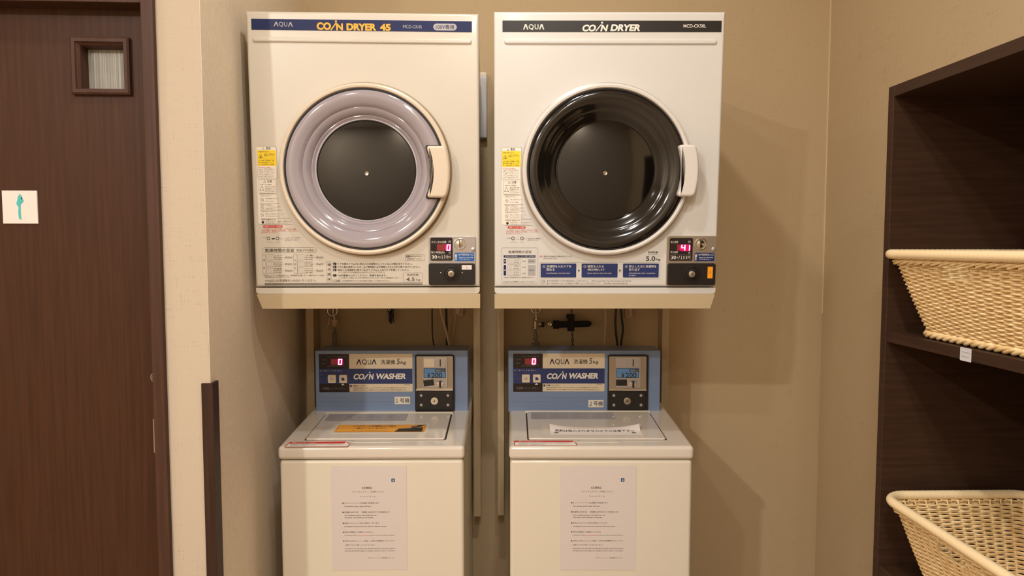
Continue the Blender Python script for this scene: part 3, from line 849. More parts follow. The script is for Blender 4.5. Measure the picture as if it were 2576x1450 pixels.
        tag(h.build('operating_steps_print', root, False), 'black operating steps print')
    else:
        g = MB()
        g.linepx(F, 1262, 623.5, 1353, 714, grey_t, .0005, .004)
        g.text(F, '乾燥時間の目安', (1279, 634), (1337, 634), 7, brown_t, bold=.006)
        g.rectpx(F, 1267, 642.5, 1347, 648, navy, .0006); g.text(F, '洗濯物の種類(重量)  ドラム  枚数  乾燥時間', (1270, 645.2), (1345, 645.2), 3.2, white_t, .0010)
        g.rectpx(F, 1267, 652, 1273, 663, navy, .0006, .001); g.rectpx(F, 1267, 667, 1273, 693.5, navy, .0006, .001)
        g.text(F, '化繊', (1268, 657.5), (1272, 657.5), 5, white_t, .001); g.text(F, '綿', (1268, 680), (1272, 680), 4, white_t, .001)
        for yc, tx, tw in ((657.5, 'Yシャツ', '約200g'), (672.5, '下着(中)', '約120g'), (688, 'タオル', '約70g')):
            g.linepx(F, 1276, yc - 6.5, 1310, yc + 6.5, grey_t, .0004, .002)
            u, v = F.uv(1284, yc); g.outline(F, [(u - .004, v - .003), (u + .004, v - .003), (u + .005, v + .001), (u, v + .004), (u - .005, v + .001)], silver_t, .0005)
            g.text(F, tx, (1292, yc - 2.5), (1307, yc - 2.5), 3.4, brown_t); g.text(F, tw, (1292, yc + 3), (1305, yc + 3), 3.4, brown_t)
            g.text(F, '約5枚', (1314, yc), (1323, yc), 3.2, brown_t)
        g.rectpx(F, 1328, 652, 1347, 662.5, silver_t, .0005); g.rectpx(F, 1328, 667, 1347, 693.5, silver_t, .0005)
        g.text(F, '約30分', (1331, 657.5), (1344, 657.5), 3.6, dark_t); g.text(F, '約60分', (1331, 680), (1344, 680), 3.6, dark_t)
        g.text(F, '※室温および洗濯物の量により乾燥時間は変動します。', (1268, 698.5), (1345, 698.5), 2.6, brown_t)
        g.text(F, '5.0kg以上の洗濯物を入れないでください。', (1266, 709.5), (1348, 709.5), 4.2, brown_t)
        tag(g.build('drying_time_print', root, False), 'drying time table print with navy bands')
        h = MB()
        h.text(F, 'お願い', (1357, 645.3), (1365, 645.3), 4.4, red_t, bold=.02)
        h.text(F, '乾燥中は低温運転で衣類を冷却しています。', (1367.5, 645.3), (1440, 645.3), 4.4, brown_t)
        h.text(F, 'Cool Down Cycle', (1367, 651), (1402, 651), 4, brown_t)
        h.linepx(F, 1357.5, 660.5, 1660.5, 702.5, grey_t, .0004, .003)
        for x0, x1, no, a, b, c, c2 in ((1360, 1449.5, '①', '洗濯物を入れドアを', '閉める', 'Load laundry and close door', None), (1463, 1553.5, '②', '硬貨を入れる', '運転を開始します', 'Insert coins to start the cycle', None), (1567, 1657, '③', '停止したあと洗濯物を', '取り出す', 'Unload laundry after completion', 'of cycle')):
            h.rectpx(F, x0, 663.5, x1, 698.5, navy_mid, .0006, .002)
            h.text(F, no, (x0 + 5, 671), (x0 + 12, 671), 7, white_t, .001)
            w = {'①': 62, '②': 41, '③': 69}[no]; w2 = {'①': 20, '②': 43, '③': 27}[no]
            h.text(F, a, (x0 + 15, 670.5), (x0 + 15 + w, 670.5), 7, white_t, .001, bold=.01)
            h.text(F, b, (x0 + 15, 678.5), (x0 + 15 + w2, 678.5), 6.5 if no != '②' else 5.5, white_t, .001, bold=.006)
            h.text(F, c, (x0 + 15, 688), (x0 + 15 + (60 if no != '③' else 66), 688), 4.2, white_t, .001)
            if c2: h.text(F, c2, (x0 + 15, 693.5), (x0 + 31, 693.5), 4.2, white_t, .001)
        for xx in (1454.5, 1558):
            h.poly(F, [F.uv(xx, 684.5), F.uv(xx + 4, 681), F.uv(xx, 677.5)], dark_t, .0007)
        h.linepx(F, 1358, 705, 1372, 714.5, grey_t, .0003, .001); h.text(F, 'ご注意', (1360, 708), (1370.5, 708), 3.4, brown_t); h.text(F, 'Caution', (1361, 712), (1370, 712), 2, grey_t)
        h.text(F, '●100円硬貨専用ですので他の硬貨は使用しても返却できません。', (1376, 707), (1482, 707), 3.2, brown_t)
        h.text(F, '100Yen coins ONLY. No return if other coins inserted.', (1488, 707), (1588, 707), 3.2, brown_t)
        h.text(F, '●ドラム奥の排気フィルターはご使用前に必ず掃除してもとどおり取り付けてください。', (1376, 713), (1512, 713), 3.2, brown_t)
        h.text(F, 'Clean filter inside drum before use.', (1518, 713), (1580, 713), 3.2, brown_t)
        h.text(F, '乾燥容量', (1630, 635), (1655, 635), 5, dark_t, bold=.01); h.text(F, 'Dryer Capacity', (1630, 640.5), (1654, 640.5), 2.4, brown_t)
        h.text(F, '5.0', (1625, 651), (1648, 651), 11.5, dark_t, bold=.012); h.text(F, 'kg', (1650, 653.5), (1661, 653.5), 7.5, dark_t)
        tag(h.build('operating_steps_print', root, False), 'navy operating steps print with white text')
    return fr, F

DL = dict(loc=(-0.5868, 1.8272, 1.2715), yaw=math.radians(-0.73), lean=math.radians(2.45), H=0.7214)
DR = dict(loc=(0.0422, 1.8164, 1.2708), yaw=math.radians(-2.67), lean=math.radians(3.36), H=0.7232)
frL, FL = dryer('L', label='cream coin dryer with navy header strip and smoky lilac round door', **DL)
frR, FR = dryer('R', label='white coin dryer with black header strip and black round door', **DR)

# ------------------------------------------------------------------ wall stands that carry the dryers
def stand(side, fr, label):
    L = side == 'L'
    root = thing('dryer_stand', fr, label, 'stand', None)
    ap = Face(fr, (0, -0.004, 0))
    zt, zb = 0.0, ap.uv(900 if L else 1500, 777)[1]
    W = 0.59
    if L: pts = [(ap.uv(660, 777)[0], zb), (W + .001, zb), (W + .001, zt), (ap.uv(645, 742)[0], zt)]
    else: pts = [(0, zb), (ap.uv(1787, 777)[0], zb), (ap.uv(1799, 742)[0], zt), (0, zt)]
    m = MB(); m.prism(ap, pts, stand_m, -.003, 0.0, .001); 
    m.build('front_apron', root)
    tr = MB(); tr.box(.012, W - .012, 0.0, .52, -.006, 0.0, stand_m)
    tr.build('tray', root)
    yw = YB - fr.loc.y
    # posts run down the wall
    py0 = 2.325 - fr.loc.y
    zpost = -(1.2715 - at_y(1199, 1297, 2.33).z)
    pf = Face(fr, (0, py0, 0))
    xs = ((769.5, 788.5), (1190.5, 1208.5)) if L else ((1251, 1268), (1666, 1684))
    for k, (a, b) in enumerate(xs):
        u0, u1 = pf.uv(a, 820)[0], pf.uv(b, 820)[0]
        cu = (u0 + u1) / 2
        def wallz(u): return yw + math.tan(-fr.yaw) * u      # local depth of the back wall there
        pm = MB(); pm.box(u0, u1, py0, py0 + .07, zpost, -.006, stand_m, .002); po = pm.build('post', root)
        for zz in (-.10, zpost + .08):
            bm_ = MB(); bm_.box(cu - .010, cu + .010, py0 + .069, wallz(cu) - .0005, zz, zz + .05, stand_m); bm_.build('wall_bracket', po, False)
        am = MB(); am.box(u0 + .001, u1 - .001, .25, py0 + .06, zb + .004, -.006, stand_m, .002); am.build('side_arm', root)
    return root
stand('L', frL, 'beige steel wall stand under the cream dryer, on the left')
stand('R', frR, 'beige steel wall stand under the white dryer, on the right')

# ------------------------------------------------------------------ washers
ANCH_L = (776, 795, 803, 879, 1038, 1045, 1143, 1177, 1190)
ANCH_R = (1262, 1280, 1291, 1365, 1521, 1529, 1629, 1661, 1674)
def washer(side, loc, yaw, label):
    L = side == 'L'
    fr = Frame(loc, yaw); W = 0.515
    root = thing('coin_washer', fr, label, 'washing machine')
    F = Face(fr, (0, 0, 0))
    zbody = F.uv(930 if L else 1510, 1158)[1]
    zfront = F.uv(930 if L else 1510, 1124)[1]
    yp = (2.205 if L else 2.195) - loc[1]
    PF0 = Face(fr, (0, yp, 0))
    ztop = PF0.uv(980 if L else 1465, 1034.5)[1]
    bd = MB(); bd.box(.002, W - .002, .006, .50, .02, zbody - .002, wash_cream, .010, 3); bd.build('body', root)
    for fx in (.05, W - .05):
        for fy in (.06, .44):
            ft = MB(); ft.tube([(fx, fy, 0), (fx, fy, .022)], .02, black_pl, 16); ft.build('foot', root)
    tc = MB()
    slope = (ztop - zfront) / (yp - .02)
    def tilt(p): return Vector((p.x, p.y, p.z + (max(0, p.y - .012) * slope if p.z > zfront - .012 else 0)))
    tc.box(-.001, W + .001, 0.0, .50, zbody, zfront, wash_top, .011, 4, tilt)
    tc.build('top_cover', root)
    TF = Face(fr, (0, .012, zfront), (1, 0, 0), (0, 1, slope))
    # lid plate
    def Q(*pts): return [TF.uv(*p) for p in pts]
    if L: q = Q((768, 1109), (1119, 1106.5), (1135, 1042.5), (821, 1045))
    else: q = Q((1334, 1107), (1681, 1108), (1627, 1040), (1322, 1040))
    u0 = (q[0][0] + q[3][0]) / 2; u1 = (q[1][0] + q[2][0]) / 2; v0 = (q[0][1] + q[1][1]) / 2; v1 = (q[2][1] + q[3][1]) / 2
    gp = MB(); gp.poly(TF, rrect(u0 - .004, v0 - .003, u1 + .004, v1 + .003, .008), seam_m, .0004); gp.build('lid_gap', root, False)
    ld = MB(); ld.prism(TF, rrect(u0, v0, u1, v1, .007), wash_top, .0002, .0048, .0022, 3)
    # handle lip on the lid's front edge
    ga, gb = (TF.uv(886, 1112)[0], TF.uv(992, 1112)[0]) if L else (TF.uv(1452, 1111)[0], TF.uv(1560, 1111)[0])
    ldo = ld.build('lid', root)
    gpf = MB(); gpf.prism(TF, rrect(ga, v0 - .022, gb, v0 - .004, .009), wash_top, .0002, .0014, .0008)
    gpf.build('finger_recess', root)
    rl = MB(); rl.prism(TF, rrect(u0 - .006, v1 + .003, u1 + .006, v1 + .012, .004), wash_cream, .0, .006, .002); rl.build('hinge_rail', root)
    # instruction print at the back of the lid
    LP = MB(); D = .0052
    a0, a1 = u0 + .012, u0 + (u1 - u0) * .66
    b0, b1 = v1 - .075, v1 - .008
    if not L: a1 = u0 + (u1 - u0) * .70
    LP.poly(TF, [(a0, b0), (a1, b0), (a1, b1), (a0, b1)], silver_t, D - .0002)
    w_ = (a1 - a0) / 4
    for k in range(4):
        LP.outline(TF, rrect(a0 + w_ * k + .002, b0 + .003, a0 + w_ * (k + 1) - .002, b1 - .003, .002), grey_t, .0007, D)
        for r_, tx in enumerate(('洗濯物を入れてください。', '洗剤を入れてください。', '硬貨を入れると始まります。', 'フタを閉めてください。')):
            LP.text_uv(TF, tx, a0 + w_ * k + .006, b1 - .014 - r_ * .013, a0 + w_ * (k + 1) - .008 - .008 * (r_ % 2), .007, grey_t, D)
    tag(LP.build('instruction_print', ldo, False), 'grey instruction panel printed on the lid')
    for px, py in ((1060, 1051), (1128, 1049)) if L else ((1543, 1049), (1609, 1049), (1543, 1069), (1609, 1071)):
        bp = MB(); a, b = TF.uv(px, py, .005); bp.lathe(TF, a, b, [(.003, .0048), (.0025, .0058), (0, .006)], wash_cream, 12); bp.build('lid_stud', ldo)
    bp = MB(); a, b = TF.uv(1091, 1060, .005) if L else TF.uv(1578, 1060, .005)
    bp.ring(TF, a, b, .009, .0115, cream_lbl, D); bp.build('lid_roundel', ldo)
    # red edged sticker at the front left
    st = MB()
    if L: o_ = [TF.uv(*p) for p in ((715, 1126), (875, 1125), (881, 1118), (870, 1111.5), (729, 1113.5))]
    else: o_ = [TF.uv(*p) for p in ((1294, 1122), (1452, 1122), (1449, 1115), (1440, 1110), (1293, 1110))]
    mv = sum(p[1] for p in o_[:2]) / 2; hv = o_[4][1] - mv
    st.poly(TF, o_, paper_w, .0005)
    st.outline(TF, o_, red_t, .0022, .0008)
    st.poly(TF, [(o_[4][0], mv + hv * .68), (o_[3][0], mv + hv * .68), o_[3], o_[4]], red_t, .0009)
    xa, xb = o_[0][0], o_[1][0]
    st.text_uv(TF, '警告 必ずお守りください', xa + .012, mv + hv * .83, xa + (xb - xa) * .45, hv * .2, white_t, .0012)
    st.text_uv(TF, '脱水槽が完全に止まるまで手を入れないでください。けがの恐れがあります。', xa + .012, mv + hv * .48, xb - .02, hv * .17, grey_t, .0012)
    st.text_uv(TF, '水をかけない。火気を近づけない。', xa + .012, mv + hv * .2, xa + (xb - xa) * .5, hv * .15, grey_t, .0012)
    tag(st.build('safety_sticker', root, False), 'white safety sticker with red edge')

    # ---- blue control housing
    P = PF0
    def X(x, y=0):
        if L: return x
        k = 0
        while k < len(ANCH_L) - 2 and x > ANCH_L[k + 1]: k += 1
        return ANCH_R[k] + (x - ANCH_L[k]) * (ANCH_R[k + 1] - ANCH_R[k]) / (ANCH_L[k + 1] - ANCH_L[k])
    zt = P.uv(X(985), 882.5)[1]
    hu0, hu1 = P.uv(X(793.5), 960)[0], P.uv(X(1177), 960)[0]
    hb = MB(); hb.box(hu0, hu1, yp, min(yp + .115, YB - loc[1] - .02), ztop - .004, zt, wash_blue, .003, 2)
    hbo = hb.build('control_housing', root)
    gv = MB()
    for yy in (1000, 1010.5):
        a = P.uv(X(803), yy); b = P.uv(X(1036), yy); gv.prism(P, rrect(a[0], a[1] - .0012, b[0], a[1] + .0012, .001), wash_blue, -.001, .0012, .0006)
    gv.build('housing_rib', hbo)
    dy = 0 if L else -1
    def rect(mb, x0, y0, x1, y1, m, d, r=0.0): mb.rectpx(P, X(x0), y0 + dy, X(x1), y1 + dy, m, d, r)
    def tx(mb, s_, x0, y, x1, h, m, d=.0030, **k): mb.text(P, s_, (X(x0), y + dy), (X(x1), y + dy), h, m, d, **k)
    cp = MB()
    u = P.rect(X(803), 890.5 + dy, X(1038), 986 + dy)
    cp.prism(P, rrect(*u, .003), cream_lbl, 0.0, .0018, .0005)
    rect(cp, 803, 891, 879, 987, black_gl, .0020, .002); rect(cp, 803, 928, 1037.5, 966, navy_mid, .0022)
    cpo = cp.build('control_plate', root)
    t = MB()
    t.glyph_a(P, X(897), X(909.5), 917.5 + dy, 904.5 + dy, 2.2, dark_t, .0028); t.glyph_a(P, X(935), X(947.5), 917.5 + dy, 904.5 + dy, 2.2, dark_t, .0028)
    tx(t, 'Q', 911, 911.5, 923, 14, dark_t); tx(t, 'U', 925.5, 911, 934, 12.5, dark_t)
    t.build('brand_lettering', cpo, False); t = MB()
    tx(t, '洗濯機', 958, 911, 994, 11.5, dark_t); tx(t, '5', 998, 909.5, 1006, 14, dark_t, shear=.15); tx(t, 'kg', 1008, 913, 1022, 10, dark_t, shear=.1)
    t.build('capacity_lettering', cpo, False); t = MB()
    t.text(P, 'CO', (X(890), 947.5 + dy), (X(917), 947.5 + dy), 14.5, white_t, .0032, .045, .2)
    t.poly(P, [P.uv(X(c[0]), c[1] + dy) for c in ((914, 955), (917.5, 955), (929, 940.5), (925.5, 940.5))], white_t, .0032)
    a, b = P.uv(X(930.5), 937 + dy); t.disc(P, a, b, .0024, white_t, .0032)
    t.text(P, 'N', (X(928), 947.5 + dy), (X(941), 947.5 + dy), 14.5, white_t, .0032, .045, .2)
    t.text(P, 'WASHER', (X(947), 947 + dy), (X(1021), 946.5 + dy), 14.5, white_t, .0032, .045, .2)
    tag(t.build('title_lettering', cpo, False), 'white lettering'); t = MB()
    rect(t, 881, 968.5, 885.5, 973.5, navy_mid, .0028)
    tx(t, '洗濯槽シャワーボタン', 888, 970.5, 922, 4.2, dark_t); tx(t, 'MCW-C50', 1017, 968, 1031, 2.2, brown_t)
    tx(t, '洗濯機に自分の衣類を入れる前に、シャワーボタンを押すと、きれいな水で洗濯槽を洗い流すことができます。', 888, 976, 1022, 3, brown_t)
    tx(t, '洗濯槽の残水が無くなるまで少し時間がかかります。排水が終わり次第フタを閉めて洗濯をお始めください。', 888, 981.2, 1024, 3, brown_t)
    t.build('instruction_lettering', cpo, False); t = MB()
    tx(t, 'ただいまの金額 円', 824, 898, 869, 4.2, grey_t); tx(t, '全 自', 810, 905, 822, 3.6, grey_t); tx(t, '運転中', 810, 915, 821, 3.6, grey_t); tx(t, '残り時間(分)  分', 824, 921.5, 869, 4, grey_t)
    t.build('display_caption', cpo, False); t = MB()
    tx(t, '洗い ▶すすぎ ▶ 脱水', 805, 933, 860, 4, silver_t); tx(t, '予備', 805, 943.5, 813, 3.4, grey_t); tx(t, 'コース  運', 805, 953, 824, 3.4, grey_t)
    t.build('panel_lettering', cpo, False)
    t = MB(); tx(t, '洗濯槽シャワーボタン', 811, 977.5, 869, 7.5, grey_t); t.build('button_caption', cpo, False)
    t = MB(); t.poly(P, [P.uv(X(859), 969 + dy), P.uv(X(867), 969 + dy), P.uv(X(863), 964.5 + dy)], white_t, .0030); t.build('pointer_mark', cpo, False)
    t = MB()
    rect(t, 833, 903, 858, 918, led_off, .0027); rect(t, 849, 902, 863.5, 919, led_glow, .0029, .004)
    seg_digit(t, P, '0', X(851.5), 903 + dy, X(861), 918 + dy, led_on, .0033)
    tag(t.build('display_digits', cpo, False), 'glowing magenta digit 0')
    for k, (x0, x1) in enumerate(((825.5, 846), (854, 874))):
        b_ = MB(); q = P.rect(X(x0), 943 + dy, X(x1), 963.5 + dy); b_.prism(P, rrect(*q, .003), cream_lbl, .0018, .0065, .0018)
        cu2, cv2 = (q[0] + q[2]) / 2, (q[1] + q[3]) / 2
        if k: b_.poly(P, [(cu2 - .005, cv2 - .005), (cu2 + .005, cv2 - .005), (cu2 + .005, cv2 + .002), (cu2, cv2 + .005), (cu2 - .005, cv2 + .005)], navy_mid, .0068)
        else: b_.ring(P, cu2, cv2, .005, .0065, silver_t, .0068); b_.text_uv(P, '始動', cu2 - .004, cv2, cu2 + .004, .004, brown_t, .0068)
        b_.build('push_button', cpo)
    ns = MB()
    sy = (998.5, 1017) if L else (1006.5, 1025)
    sx = (993, 1032) if L else (1480, 1518)
    ns.rectpx(P, sx[0], sy[0], sx[1], sy[1], paper_w, .0016)
    ns.text(P, ('１' if L else '２') + '号機', (sx[0] + 2.5, (sy[0] + sy[1]) / 2), (sx[1] - 1.5, (sy[0] + sy[1]) / 2), 13, dark_t, .0020, bold=.008)
    tag(ns.build('number_sticker', hbo, False), 'white sticker reading 1号機' if L else 'white sticker reading 2号機')
    # ---- coin mechanism
    cs = MB(); q = P.rect(X(1044.5), 892.5, X(1143.5), 1035.5); cs.prism(P, rrect(*q, .007), black_pl, 0.0, .010, .003, 3)
    cso = cs.build('coin_box', root)
    pl_m = steel if not L else mat('pale_steel_face', (214, 206, 196), .4, metal=.6)
    cf = MB(); q = P.rect(X(1048), 897, X(1140), 979, .01); cf.prism(P, rrect(*q, .003), steel_warm, .009, .0125, .001)
    q2 = P.rect(X(1065), 899, X(1126), 976, .012); cf.prism(P, rrect(*q2, .003), steel, .012, .0155, .001)
    q3 = P.rect(X(1047), 978, X(1140), 982, .01); cf.prism(P, rrect(*q3, .0005), chrome, .009, .020, .001)
    cfo = cf.build('coin_plate', cso)
    def sub(name, x0, y0, x1, y1, m, d0, d1, r=.001, parent=cfo, bev=.0006):
        k = MB(); q = P.rect(X(x0), y0, X(x1), y1, d0); k.prism(P, rrect(*q, r), m, d0, d1, bev); return k.build(name, parent)
    sub('return_cover', 1066.5, 903, 1093.5, 924, cream_lbl if L else steel, .0150, .0170, .002)
    sub('coin_slot', 1095, 903, 1122, 924, steel, .0150, .0168, .002)
    sub('slot_opening', 1106.2, 904.5, 1108.8, 922, black_pl, .0160, .0172, .0002, bev=.0001)
    pr = MB(); q = P.rect(X(1066), 926.5, X(1121.5), 951, .015); pr.prism(P, rrect(*q, .002), price_blue, .015, .0168, .0006)
    pr.outline(P, rrect(*q, .002), black_pl, .0014, .0171)
    pr.rectpx(P, X(1096), 927.5, X(1120), 933, black_pl, .0172); pr.text(P, '硬貨投入口', (X(1098), 930.3), (X(1118), 930.3), 3.6, cream_lbl, .0176)
    pr.text(P, '¥', (X(1076.5), 942.5), (X(1083.5), 942.5), 12, dark_t, .0174, .018); pr.text(P, '200', (X(1086.5), 942), (X(1113.5), 942), 12.5, dark_t, .0174, .012)
    tag(pr.build('price_label', cfo, False), 'blue price label reading ¥200')
    fl = MB(); c = [P.uv(X(a), b, .017) for a, b in (((1067, 973), (1092, 969.5), (1090, 954.5), (1064.5, 957.5)) if L else ((1065.5, 971), (1092, 971), (1092, 955.5), (1065.5, 955.5)))]
    fl.prism(P, c, black_pl, .015, .019, .0012); fl.build('return_flap', cfo)
    t = MB(); t.text(P, 'し戻・返し', (X(1095), 956.5), (X(1119), 956.5), 4, brown_t, .0160); t.build('lever_print', cfo, False)
    lv = MB(); q = P.rect(X(1098), 963.5, X(1116.5), 972, .015); lv.prism(P, rrect(*q, .003), chrome, .015, .0195, .0015)
    q = P.rect(X(1105), 958, X(1109.5), 975, .015); lv.prism(P, rrect(*q, .0005), black_pl, .019, .022, .0005); lv.build('return_lever', cfo)
    lp = MB(); q = P.rect(X(1050), 987, X(1138), 1031, .01); lp.prism(P, rrect(*q, .005), black_pl, .009, .0125, .0012); lp.outline(P, rrect(*q, .005), grey_t, .0005, .0102)
    lpo = lp.build('lock_panel', cso)
    for xx, yy in ((1060, 995.5), (1127, 995.5), (1060, 1019.5), (1127, 1019.5)):
        k = MB(); a, b = P.uv(X(xx), yy, .0125); k.lathe(P, a, b, [(.0056, .0122), (.0052, .0150), (.0035, .0168), (0, .0175)], steel, 20); k.build('dome_screw', lpo)
    k = MB(); a, b = P.uv(X(1093), 1009.5, .0125); k.lathe(P, a, b, [(.0118, .0122), (.0115, .0148), (.0100, .0155), (.0055, .0152), (.005, .0135), (0, .0135)], cream_lbl if L else steel_warm, 32)
    k.poly(P, [(a - .003, b - .0012), (a - .0012, b - .003), (a + .003, b + .0012), (a + .0012, b + .003)], black_pl, .0156); k.build('key_cylinder', lpo)
    return fr, F, TF
WL = dict(loc=(-0.5557, 1.8818, 0.0), yaw=math.radians(-2.16))
WR = dict(loc=(0.0835, 1.8674, 0.0), yaw=math.radians(-2.92))
fwL, FWL, TFL = washer('L', label='left-hand coin washer with blue control panel and an orange sheet on its lid', **WL)
fwR, FWR, TFR = washer('R', label='right-hand coin washer with blue control panel and a curled white sheet on its lid', **WR)

# ------------------------------------------------------------------ notices on the washers
NOTICE = [  # text, x0, x1 (fractions of width), y (fraction from top), height (fraction of width), colour, bold
    ('お客様各位', .405, .545, .205, .024, dark_t, .02), ('コインランドリーご利用について', .275, .70, .245, .024, brown_t, .0), ('L a u n d r y', .385, .585, .290, .024, brown_t, 0),
    ('●ランドリーコーナーは24時間ご利用頂けます', .145, .63, .353, .020, dark_t, 0), ('The laundry area is open 24 hours.', .17, .53, .386, .018, dark_t, .012),
    ('●洗濯機 200円/1回', .145, .355, .440, .020, dark_t, 0), ('乾燥機 100円/30分でご利用頂けます', .40, .775, .440, .020, dark_t, 0),
    ('The washing machine costs ¥200 per use.', .17, .60, .472, .018, dark_t, .012), ('The dryer costs ¥100 per 30 minutes.', .17, .56, .494, .018, dark_t, .012),
    ('●洗剤はフロントにて30円で販売しております', .145, .63, .546, .020, dark_t, 0), ('Detergent is sold at the front desk for ¥30 per packet.', .17, .73, .580, .018, dark_t, .012),
    ('●洗剤は洗濯機より自動投入されません', .145, .55, .632, .020, dark_t, 0), ('Detergent will be', .17, .335, .664, .016, dark_t, .0), ('not auto inserted', .345, .505, .665, .016, red_t, .0), ('when you start laundry machine.', .515, .835, .664, .016, dark_t, .0),
    ('●お待ちの方がいらっしゃる場合、お済みの洗濯物をフロントにて', .145, .83, .718, .020, dark_t, 0), ('お預かりさせて頂くことがございます。', .17, .57, .757, .020, dark_t, 0),
    ('Sometimes we will keep your finished laundry at the front desk in', .17, .84, .793, .018, dark_t, .012), ('the case that another guest is waiting to use the washer or the dryer.', .17, .84, .815, .018, dark_t, .012),
    ('ホテルルートイン第2亀山インター', .475, .84, .882, .018, brown_t, 0)]
def notice(fr, F, x0, y0, x1, y1, label):
    u0, v0, u1, v1 = F.rect(x0, y0, x1, y1)
    base = fr.loc + fr.R @ Vector((u0, 0.006, v0))
    f2 = Frame(base, fr.yaw); P = Face(f2, (0, 0, 0))
    W, H = u1 - u0, v1 - v0
    root = thing('paper_notice', f2, label, 'notice')
    m = MB()
    m.prism(P, [(0, 0), (W, 0), (W, H), (0, H)], paper_n, .0004, .0009)
    m.build('paper_sheet', root, False)
    t = MB()
    for s_, a, b, y, h, c, bo in NOTICE: t.text_uv(P, s_, a * W, H * (1 - y), b * W, h * W, c, .0012, bo)
    t.poly(P, [(.405 * W, H * .784), (.545 * W, H * .784), (.545 * W, H * .786), (.405 * W, H * .786)], dark_t, .0012)
    t.build('notice_lettering', root, False); t = MB()
    lx, ly = .80 * W, H * .848
    t.poly(P, rrect(lx, ly, lx + .045 * W, ly + .047 * W, .001), navy_st, .0012)
    t.poly(P, [(lx + .010 * W, ly + .006 * W), (lx + .036 * W, ly + .006 * W), (lx + .036 * W, ly + .036 * W), (lx + .024 * W, ly + .042 * W), (lx + .010 * W, ly + .036 * W)], price_blue, .0014)
    t.poly(P, [(lx + .018 * W, ly + .010 * W), (lx + .028 * W, ly + .010 * W), (lx + .028 * W, ly + .030 * W), (lx + .018 * W, ly + .030 * W)], paper_n, .0016)
    tag(t.build('emblem_print', root, False), 'small blue square emblem')
notice(fwL, FWL, 833, 1175, 1023, 1437, 'white printed notice taped to the front of the left-hand washer')
notice(fwR, FWR, 1409, 1174, 1600, 1437, 'white printed notice taped to the front of the right-hand washer')
# orange laminated sheet on the left lid
def lid_frame(fr, TF, u, v, d):
    base = fr.loc + fr.R @ TF.pt(u, v, d)
    f2 = Frame(base, fr.yaw)
    return f2, Face(f2, (0, 0, 0), TF.u, TF.v)
q = [TFL.uv(*p, .005) for p in ((826, 1092), (1077, 1087), (1084, 1066), (845, 1068))]
f2, P = lid_frame(fwL, TFL, q[0][0], q[0][1], .005)
os_ = thing('laminated_sheet', f2, 'orange laminated sheet lying on the lid of the left-hand washer', 'notice')
u1, v1 = q[1][0] - q[0][0], (q[2][1] + q[3][1]) / 2 - q[0][1]
MB().prism(P, rrect(0, 0, u1, v1, .006), lamin, .0003, .0008).build('laminate', os_)
t = MB(); k0, k1, j0, j1 = .012, u1 - .010, .010, v1 - .010
t.poly(P, [(k0, j0), (k1, j0), (k1, j1), (k0, j1)], orange_pp, .0011)
t.outline(P, rrect(k0 + .004, j0 + .004, k1 - .004, j1 - .004, .004), brown_t, .0008, .0013)
hh = j1 - j0; t.text_uv(P, 'つけおきした洗濯物は必ず脱水', k0 + .045, j0 + hh * .78, k0 + (k1 - k0) * .66, hh * .22, dark_t, .0014, .03)
t.text_uv(P, '停止してください', k0 + .06, j0 + hh * .48, k0 + (k1 - k0) * .56, hh * .19, dark_t, .0014, .01)
t.text_uv(P, '※詳しくはフロントまでお問い合わせください。', k0 + .05, j0 + hh * .22, k0 + (k1 - k0) * .58, hh * .10, brown_t, .0014)
xx = k0 + (k1 - k0) * .665
t.poly(P, [(xx, j0 + .003), (k1 - .008, j0 + .003), (k1 - .008, j0 + .040), (k1 - .045, j0 + .034), (xx + .01, j0 + .030)], black_pl, .0014)
t.poly(P, [(xx + .045, j0 + .030), (k1 - .045, j0 + .050), (k1 - .004, j1 - .003), (k1 - .03, j1 - .004), (xx + .07, j0 + .042)], brown_t, .0013)
t.build('orange_print', os_, False)
# curled white sheet on the right lid
q = [TFR.uv(*p, .005) for p in ((1385, 1095), (1616, 1095), (1606, 1079), (1382, 1079))]
f2, P = lid_frame(fwR, TFR, q[0][0], q[0][1], .005)
ws = thing('curled_sheet', f2, 'curled white laminated strip lying on the lid of the right-hand washer', 'notice')
u1, v1 = q[1][0] - q[0][0], q[2][1] - q[0][1]
def curl(a, b):
    k = max(0.0, b / v1 - .35)
    e = abs(a / u1 - .5) * 2
    return .0006 + .020 * k * k * (0.25 + 1.4 * e ** 3)
m = MB(); NX, NY = 24, 8
vs = [P.pt(u1 * i / NX, v1 * j / NY, curl(u1 * i / NX, v1 * j / NY)) for j in range(NY + 1) for i in range(NX + 1)]
vs2 = [v + P.n * .0005 for v in vs]
nn = len(vs)
fs = [(j * (NX + 1) + i, j * (NX + 1) + i + 1, (j + 1) * (NX + 1) + i + 1, (j + 1) * (NX + 1) + i) for j in range(NY) for i in range(NX)]
edge = [i for i in range(NX)] + [NX + j * (NX + 1) for j in range(NY)] + [NY * (NX + 1) + NX - i for i in range(NX)] + [(NY - j) * (NX + 1) for j in range(NY)]
m.add(vs + vs2, [f[::-1] for f in fs] + [tuple(nn + i for i in f) for f in fs] + [(edge[i], edge[(i + 1) % len(edge)], nn + edge[(i + 1) % len(edge)], nn + edge[i]) for i in range(len(edge))], sign_w)
m.build('strip', ws)
t = MB()
def curltext(st, a0, a1, vc, h, mt):
    v_, f_, x0, x1, y0, y1 = text_mesh(st, .012, 0, 1)
    pts = []
    for x, y in v_:
        a = a0 + (x - x0) / (x1 - x0) * (a1 - a0); b = vc - h / 2 + (y - y0) / (y1 - y0) * h
        pts.append(P.pt(a, b, curl(a, b) + .0014))
    t.add(pts, f_, mt)
curltext('洗剤は投入されませんのでご注意下さい', .014, u1 - .018, v1 * .55, v1 * .26, dark_t)
